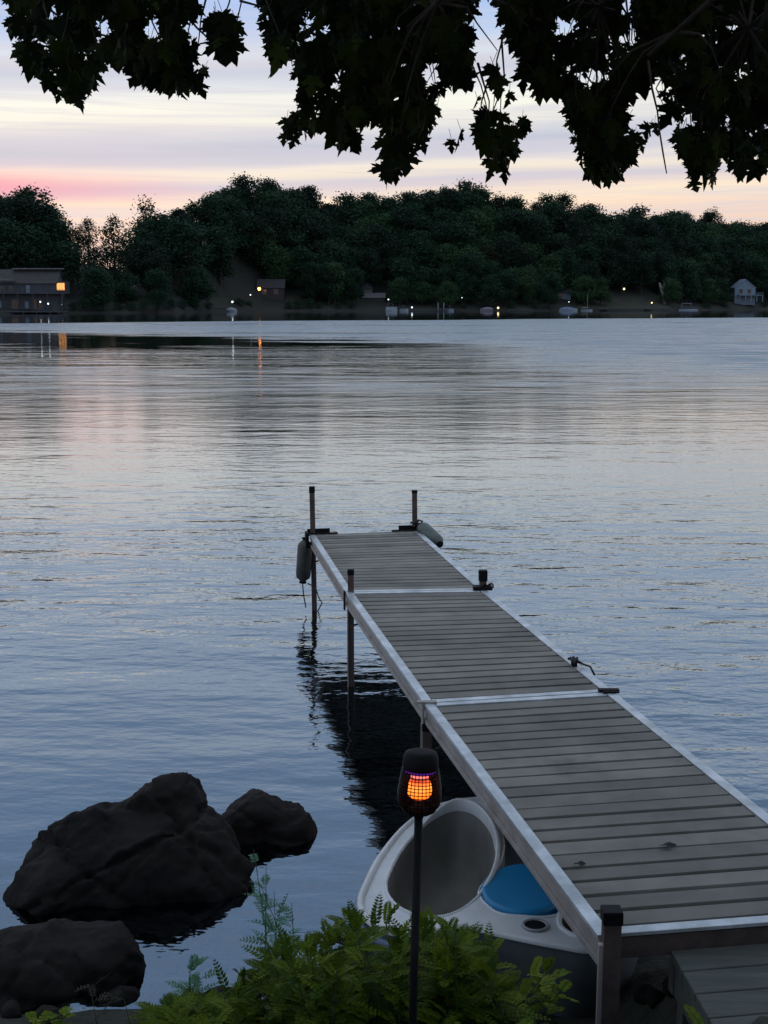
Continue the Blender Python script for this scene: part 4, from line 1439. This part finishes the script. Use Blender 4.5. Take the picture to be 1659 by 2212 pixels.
# ------------------------------------------------------------------ far buildings
def house(name, px0, px1, py_base, py_eave, py_ridge, dt, label, wall, roof, gable='side', depth=8, wins=(), porch=None, cat='house'):
    """px columns and rows of the photo give the real size at the distance of the shore"""
    p0, p1 = at_shore(px0, dt), at_shore(px1, dt)
    Yq = (p0.y + p1.y) / 2
    k = Yq / F
    W_ = (px1 - px0) * k
    zb = HC + (655 - py_base) * k
    ze = HC + (655 - py_eave) * k
    zr = HC + (655 - py_ridge) * k
    e_ = empty(name, ((px0 + px1) / 2 * k - 829.5 * k, Yq, zb), label, cat)
    h, hr = ze - zb, zr - zb
    w2 = W_ / 2
    MB().box((0, depth / 2, h / 2 - 1), (W_, depth, h + 2)).build('wall', wall, e_)
    ov = .4
    if gable == 'side':       # ridge runs along x
        mb_ = MB()
        vs_ = [(-w2 - ov, -ov, h - .1), (w2 + ov, -ov, h - .1), (w2 + ov, depth / 2, hr), (-w2 - ov, depth / 2, hr), (-w2 - ov, depth + ov, h - .1), (w2 + ov, depth + ov, h - .1)]
        vs_ += [(a, b_, c_ - .25) for a, b_, c_ in vs_]
        mb_.add(vs_, [(0, 1, 2, 3), (3, 2, 5, 4), (7, 6, 9, 8), (8, 9, 10, 11), (0, 6, 7, 1), (4, 5, 11, 10), (0, 3, 9, 6), (3, 4, 10, 9), (1, 7, 8, 2), (2, 8, 11, 5)])
        mb_.build('roof', roof, e_)
        MB().add([(-w2, 0, h), (-w2, depth, h), (-w2, depth / 2, hr - .25), (w2, 0, h), (w2, depth, h), (w2, depth / 2, hr - .25)], [(0, 1, 2), (3, 5, 4)]).build('gable', wall, e_)
    else:
        mb_ = MB()
        vs_ = [(-w2 - ov, -ov, h - .1), (0, -ov, hr), (w2 + ov, -ov, h - .1), (-w2 - ov, depth + ov, h - .1), (0, depth + ov, hr), (w2 + ov, depth + ov, h - .1)]
        vs_ += [(a, b_, c_ - .25) for a, b_, c_ in vs_]
        mb_.add(vs_, [(0, 1, 4, 3), (1, 2, 5, 4), (6, 9, 10, 7), (7, 10, 11, 8), (0, 6, 7, 1), (1, 7, 8, 2), (0, 3, 9, 6), (2, 8, 11, 5)])
        mb_.build('roof', roof, e_)
        MB().add([(-w2, 0, h), (w2, 0, h), (0, 0, hr - .25)], [(0, 1, 2)]).build('gable', wall, e_)
    for (wx, wz, ww, wh, wm) in wins:
        o_ = MB().box((-w2 + W_ * wx, -.06, h * wz), (ww + .3, .12, wh + .3)).build('window', M['roof_pale'] if wm != 'litwindow' else M['siding_dark'], e_)
        MB().box((-w2 + W_ * wx, -.13, h * wz), (ww, .06, wh)).build('pane', M[wm], o_)
    return e_, W_, h, k


# boathouse at the left edge: two storeys, balcony and a lit window
e_, W_, h, k = house('boathouse', -70, 132, 672, 612, 583, 6, 'two storey boathouse with a pale roof ridge at the left edge of the far shore', M['siding_grey'], M['siding_dark'], 'side', 10,
                     [(.43, .78, 1.2, 1.4, 'darkglass'), (.52, .78, 1.2, 1.6, 'darkglass'), (.70, .78, 1.0, 2.2, 'siding_blue'), (.56, .25, 2.0, 2.6, 'darkglass'), (.80, .25, 2.4, 2.8, 'darkglass'), (.68, .22, 1.0, 1.8, 'siding_blue'), (.38, .24, 1.8, 2.0, 'siding_blue')], cat='boathouse')
w2 = W_ / 2
MB().box((w2 * .55, 4.9, (672 - 583) * k + .15), (107 * k, 3.0, .35)).build('roof_ridge', M['roof_pale'], e_)
MB().box((w2 * -.02, -1.3, (672 - 606) * k), (34 * k, 2.6, .4)).build('dormer_roof', M['roof_pale'], e_)
MB().box((w2 + 9 * k, 3.0, (672 - 622) * k), (19 * k, 6.0, 26 * k)).build('side_wing', M['siding_dark'], e_)
o_ = MB().box((w2 + 9 * k, -.06, (672 - 620) * k), (18 * k, .12, 18 * k)).build('window', M['siding_dark'], e_)
lw = MB()
for i in range(3):
    lw.box((w2 + (3.6 + i * 5.6) * k, -.14, (672 - 620) * k), (5.0 * k, .06, 15 * k))
lw.build('pane', M['litwindow'], o_)
bal = MB().box((w2 * .1, -1.6, (672 - 634) * k), (W_ * 1.09, 3.2, .35)).build('balcony', M['siding_grey'], e_)
rail = MB().box((w2 * .1, -3.1, (672 - 634) * k + 1.15), (W_ * 1.09, .08, .1))
for i in range(60):
    rail.box((-w2 + W_ * 1.12 * i / 59 - .2, -3.1, (672 - 634) * k + .65), (.07, .07, 1.0))
rail.build('railing', M['siding_grey'], bal)
for i in range(8):
    MB().box((-w2 + W_ * 1.08 * i / 7, -3.0, (672 - 634) * k / 2 - .5), (.3, .3, (672 - 634) * k + .6)).build('balcony_post', M['siding_dark'], e_)
MB().box((w2 * .1, -3.4, -.1), (W_ * 1.12, 7, .35)).build('terrace', M['siding_grey'], e_)
for i in range(9):
    MB().box((-w2 + W_ * 1.12 * i / 8, -6.6, -1.2), (.3, .3, 3)).build('terrace_post', M['siding_dark'], e_)
boath = e_

house('cottage', 560, 616, 640, 622, 604, 20, 'dark cottage behind the orange lamp', M['siding_dark'], M['roof_dark'], 'side', 8, [(.25, .5, 1.6, 1.8, 'darkglass'), (.7, .5, 1.6, 1.8, 'darkglass')])
house('cottage', 782, 806, 643, 622, 611, 24, 'grey cottage half hidden by trees left of the middle boats', M['siding_grey'], M['roof_dark'], 'front', 8, [(.35, .5, 1.2, 1.6, 'darkglass'), (.7, .5, 1.2, 1.6, 'darkglass')])
house('shed', 785, 831, 648, 642, 633, 18, 'low shed with a pale sloping roof below the grey cottage', M['siding_dark'], M['roof_pale'], 'side', 6, cat='shed')
house('cabin', 1196, 1228, 645, 632, 624, 20, 'small blue grey cabin above the blue covered boat', M['siding_blue'], M['roof_dark'], 'side', 6, [(.3, .5, 1.6, 1.4, 'darkglass')], cat='cabin')
e_, W_, h, k = house('small_house', 1577, 1621, 650, 622, 604, 8, 'small pale blue house with a steep bright roof and a railed porch at the right', M['siding_blue'], M['siding_blue'], 'front', 10, [(.3, .72, 1.5, 1.8, 'darkglass'), (.7, .72, 1.5, 1.8, 'darkglass')])
pr_ = MB().box((2, -2.2, h * .42), (W_ * 1.15, 4.2, .3)).build('porch', M['siding_blue'], e_)
rr = MB().box((2, -4.2, h * .42 + 1.2), (W_ * 1.15, .1, .12))
for i in range(16):
    rr.box((2 - W_ * .57 + W_ * 1.14 * i / 15, -4.2, h * .42 + .65), (.12, .1, 1.1))
rr.build('railing', M['siding_blue'], pr_)
for i in range(5):
    MB().box((2 - W_ * .55 + W_ * 1.1 * i / 4, -4.1, h * .18), (.35, .35, h * .5)).build('porch_post', M['siding_blue'], e_)


def lamp(px, py, dt, m, r, label, pole=True):
    Yq = at_shore(px, dt).y
    p = A(px, py, Yq)
    gz = hill_z(p.x, p.y)
    e_ = empty('shore_lamp', (p.x, p.y, gz), label, 'lamp', 'lamps of the far shore')
    MB().tube([(0, .1, -.3), (0, .1, p.z - gz)], .08, 6).build('lamp_post', M['siding_dark'], e_)
    hz = p.z - gz
    MB().lathe((0, 0, hz - r), [(r * .2, 0), (r * .75, r * .35), (r, r), (r * .75, r * 1.65), (r * .2, r * 2)], 12).build('lamp_globe', m, e_, smooth=True)
    MB().lathe((0, 0, hz + r * .95), [(r * 1.1, 0), (r * .4, r * .45), (r * .1, r * .5)], 12).build('lamp_hood', M['siding_dark'], e_)


lamp(560, 624, 6, M['lamp_orange'], .62, 'bright orange lamp in front of the dark cottage')
lamp(541, 637, 5, M['lamp_white'], .26, 'small white lamp left of and below the orange lamp')
lamp(502, 652, 1, M['lamp_white'], .38, 'white lamp above the white covered boat')
lamp(839, 647, 3, M['lamp_white'], .28, 'small white lamp above the pontoon boat left of the middle')
lamp(890, 664, .5, M['lamp_white'], .34, 'low white lamp on the waterside between the middle boats')
lamp(998, 643, 3, M['lamp_white'], .18, 'faint lamp left of the mauve covered boat')
lamp(1076, 665, .5, M['lamp_warm'], .42, 'warm lamp right beside the mauve covered boat')
lamp(1348, 624, 20, M['lamp_warm'], .45, 'yellow lamp high above the far lawn')
lamp(1408, 654, 2, M['lamp_warm'], .32, 'small yellow lamp at the foot of the lawn')
lamp(1229, 652, 2, M['lamp_white'], .2, 'tiny lamp behind the blue covered boat')
lamp(87, 652, -3.5, M['lamp_white'], .24, 'left white lamp on the boathouse terrace')
lamp(104, 656, -3.5, M['lamp_white'], .26, 'middle white lamp on the boathouse terrace')
lamp(134, 658, -3.5, M['lamp_white'], .14, 'faint right lamp on the boathouse terrace')


# ------------------------------------------------------------------ far boats and small docks
def hull_mesh(L_, W_, H_):
    vs_, fs_ = [], []
    n_ = 9
    for i in range(n_):
        t = i / (n_ - 1)
        w_ = W_ / 2 * (1 - max(0, (t - .55) / .45) ** 2 * .98)
        x_ = -L_ / 2 + L_ * t
        sh = H_ * (1 + .25 * t * t)
        vs_ += [(x_, -w_, sh), (x_, -w_ * .75, -.1), (x_, w_ * .75, -.1), (x_, w_, sh), (x_, 0, sh * .85)]
    for i in range(n_ - 1):
        a_, b_ = i * 5, (i + 1) * 5
        fs_ += [(a_, b_, b_ + 1, a_ + 1), (a_ + 1, b_ + 1, b_ + 2, a_ + 2), (a_ + 2, b_ + 2, b_ + 3, a_ + 3), (a_ + 3, b_ + 3, b_ + 4, a_ + 4), (a_ + 4, b_ + 4, b_, a_)]
    fs_ += [(0, 1, 2, 3, 4)]
    return MB().add(vs_, fs_)


def far_boat(name, px0, px1, py, label, kind, hullm, topm, flip=False):
    Yq = P(829, max(py, 664), 0).y
    c_ = (px0 + px1) / 2
    p = at_shore(c_, -5)
    k = p.y / F
    L_ = (px1 - px0) * k
    e_ = empty(name, (p.x, p.y, 0), label, 'boat', None, math.pi if flip else 0)
    if kind == 'pontoon':
        o_ = MB()
        for s in (-1, 1):
            o_.tube([(-L_ / 2, s * 1.0, .15), (L_ * .4, s * 1.0, .15), (L_ / 2, s * 1.0, .35)], [.4, .4, .1], 10)
        o_.build('pontoon', M['boatwhite'], e_, smooth=True)
        MB().box((0, 0, .75), (L_ * .95, 2.5, .3)).build('deck', hullm, e_)
        r_ = MB()
        r_.box((0, -1.2, 1.3), (L_ * .9, .06, .8)).box((-L_ * .45, 0, 1.3), (.06, 2.4, .8)).box((L_ * .45, 0, 1.3), (.06, 2.4, .8)).box((0, 1.2, 1.3), (L_ * .9, .06, .8))
        r_.build('side_panel', hullm, e_)
        MB().box((-L_ * .1, 0, 3.1), (L_ * .5, 2.4, .18)).build('canopy', topm, e_)
        for sx in (-.33, .12):
            for sy in (-1.1, 1.1):
                MB().tube([(L_ * sx, sy, .9), (L_ * (sx + .01), sy, 3.0)], .05, 5).build('canopy_pole', M['boatwhite'], e_)
        MB().box((-L_ * .2, 0, 1.2), (1.2, 2.0, .6)).build('seat', topm, e_)
    elif kind == 'covered':
        hull_mesh(L_, 2.2, .8).build('hull', hullm, e_)
        n_ = 9
        vs_, fs_ = [], []
        for i in range(n_):
            t = i / (n_ - 1)
            x_ = -L_ * .48 + L_ * .93 * t
            w_ = 1.15 * (1 - max(0, (t - .55) / .45) ** 2 * .95)
            z_ = .85 + .8 * math.sin(math.pi * (.15 + .8 * t)) ** 1.2
            vs_ += [(x_, -w_, .85), (x_, -w_ * .5, z_ * .9), (x_, 0, z_), (x_, w_ * .5, z_ * .9), (x_, w_, .85)]
        for i in range(n_ - 1):
            for j in range(4):
                fs_.append((i * 5 + j, i * 5 + j + 1, (i + 1) * 5 + j + 1, (i + 1) * 5 + j))
        fs_ += [(0, 4, 3, 2, 1), tuple((n_ - 1) * 5 + j for j in range(5))]
        MB().add(vs_, fs_).build('cover', topm, e_, smooth=True)
    elif kind == 'motor':
        hull_mesh(L_, 2.2, .9).build('hull', hullm, e_)
        MB().add([(L_ * .08, -.9, .9), (L_ * .08, .9, .9), (L_ * .0, .8, 1.7), (L_ * .0, -.8, 1.7)], [(0, 1, 2, 3)]).build('windscreen', M['darkglass'], e_)
        MB().box((-L_ * .2, 0, 1.0), (.8, 1.6, .7)).build('seat', topm, e_)
        MB().box((-L_ * .52, 0, .8), (.5, .5, 1.1)).build('outboard_motor', M['siding_dark'], e_)
        MB().box((-L_ * .12, 0, 2.3), (L_ * .34, 1.9, .12)).build('canopy', topm, e_)
        for sy in (-.9, .9):
            MB().tube([(-L_ * .1, sy, .9), (-L_ * .1, sy, 2.3)], .04, 5).build('canopy_pole', M['boatwhite'], e_)
    else:
        hull_mesh(L_, 1.5, .5).build('hull', hullm, e_)
        MB().tube([(L_ * .05, 0, .3), (L_ * .05, 0, 7)], .07, 6).build('mast', M['boatwhite'], e_)
        MB().tube([(L_ * .05, 0, 1.3), (-L_ * .42, 0, 1.3)], .12, 6).build('boom', topm, e_)
    return e_


far_boat('covered_boat', 492, 515, 672, 'white covered boat moored alone left of the orange lamp', 'covered', M['boatwhite'], M['boatwhite'])
far_boat('pontoon_boat', 832, 858, 669, 'pale pontoon boat with an open canopy left of the middle of the far shore', 'pontoon', M['boatwhite'], M['siding_grey'])
far_boat('rowing_boat', 862, 881, 669, 'small low white boat beside the left pontoon boat', 'motor', M['boatwhite'], M['siding_grey'])
far_boat('motor_boat', 956, 978, 672, 'low white motor boat right of the pale boat lift', 'motor', M['boatwhite'], M['siding_grey'], True)
far_boat('mauve_boat', 1034, 1062, 669, 'boat under a humped mauve cover left of the warm lamp', 'covered', M['mauve'], M['mauve'], True)
far_boat('blue_boat', 1203, 1242, 667, 'white hulled boat with a blue cover below the small cabin', 'covered', M['boatwhite'], M['boatblue'])
far_boat('sailing_dinghy', 1250, 1274, 664, 'small white sailing dinghy with a bare mast beside the blue covered boat', 'sail', M['boatwhite'], M['boatwhite'])
far_boat('pontoon_boat', 1458, 1499, 664, 'pontoon boat with a bright canopy moored below the right hand trees', 'pontoon', M['siding_grey'], M['boatwhite'])
# boat lift
p = at_shore(951, -3)
e_ = empty('boat_lift', (p.x, p.y, 0), 'pale upright boat lift frame beside the low white motor boat', 'boat lift')
for sx in (-1.2, 1.0):
    for sy in (-1, 1):
        MB().tube([(sx, sy, -1), (sx * 1.1, sy, 3.4)], .16, 6).build('lift_post', M['boatwhite'], e_)
MB().box((-.1, -1, .9), (2.3, .1, .25)).build('lift_beam', M['siding_grey'], e_)
for (px_i, ln, lb) in ((700, 10, 'small low dock in the dark left of the shed'), (905, 24, 'long low dock between the middle boats'), (1120, 10, 'small dock right of the warm lamp'), (1330, 16, 'low dock below the far lawn'), (1415, 12, 'dock at the foot of the lawn near the small yellow lamp')):
    p = at_shore(px_i, -3)
    e_ = empty('far_dock', (p.x, p.y, 0), lb, 'dock', 'small docks of the far shore')
    MB().box((0, 0, .65), (ln, 2, .2)).build('deck', M['siding_grey'], e_)
    for s in (-.45, -.15, .15, .45):
        MB().tube([(ln * s, -.9, -1), (ln * s, -.9, 1.1)], .09, 6).build('post', M['siding_dark'], e_)
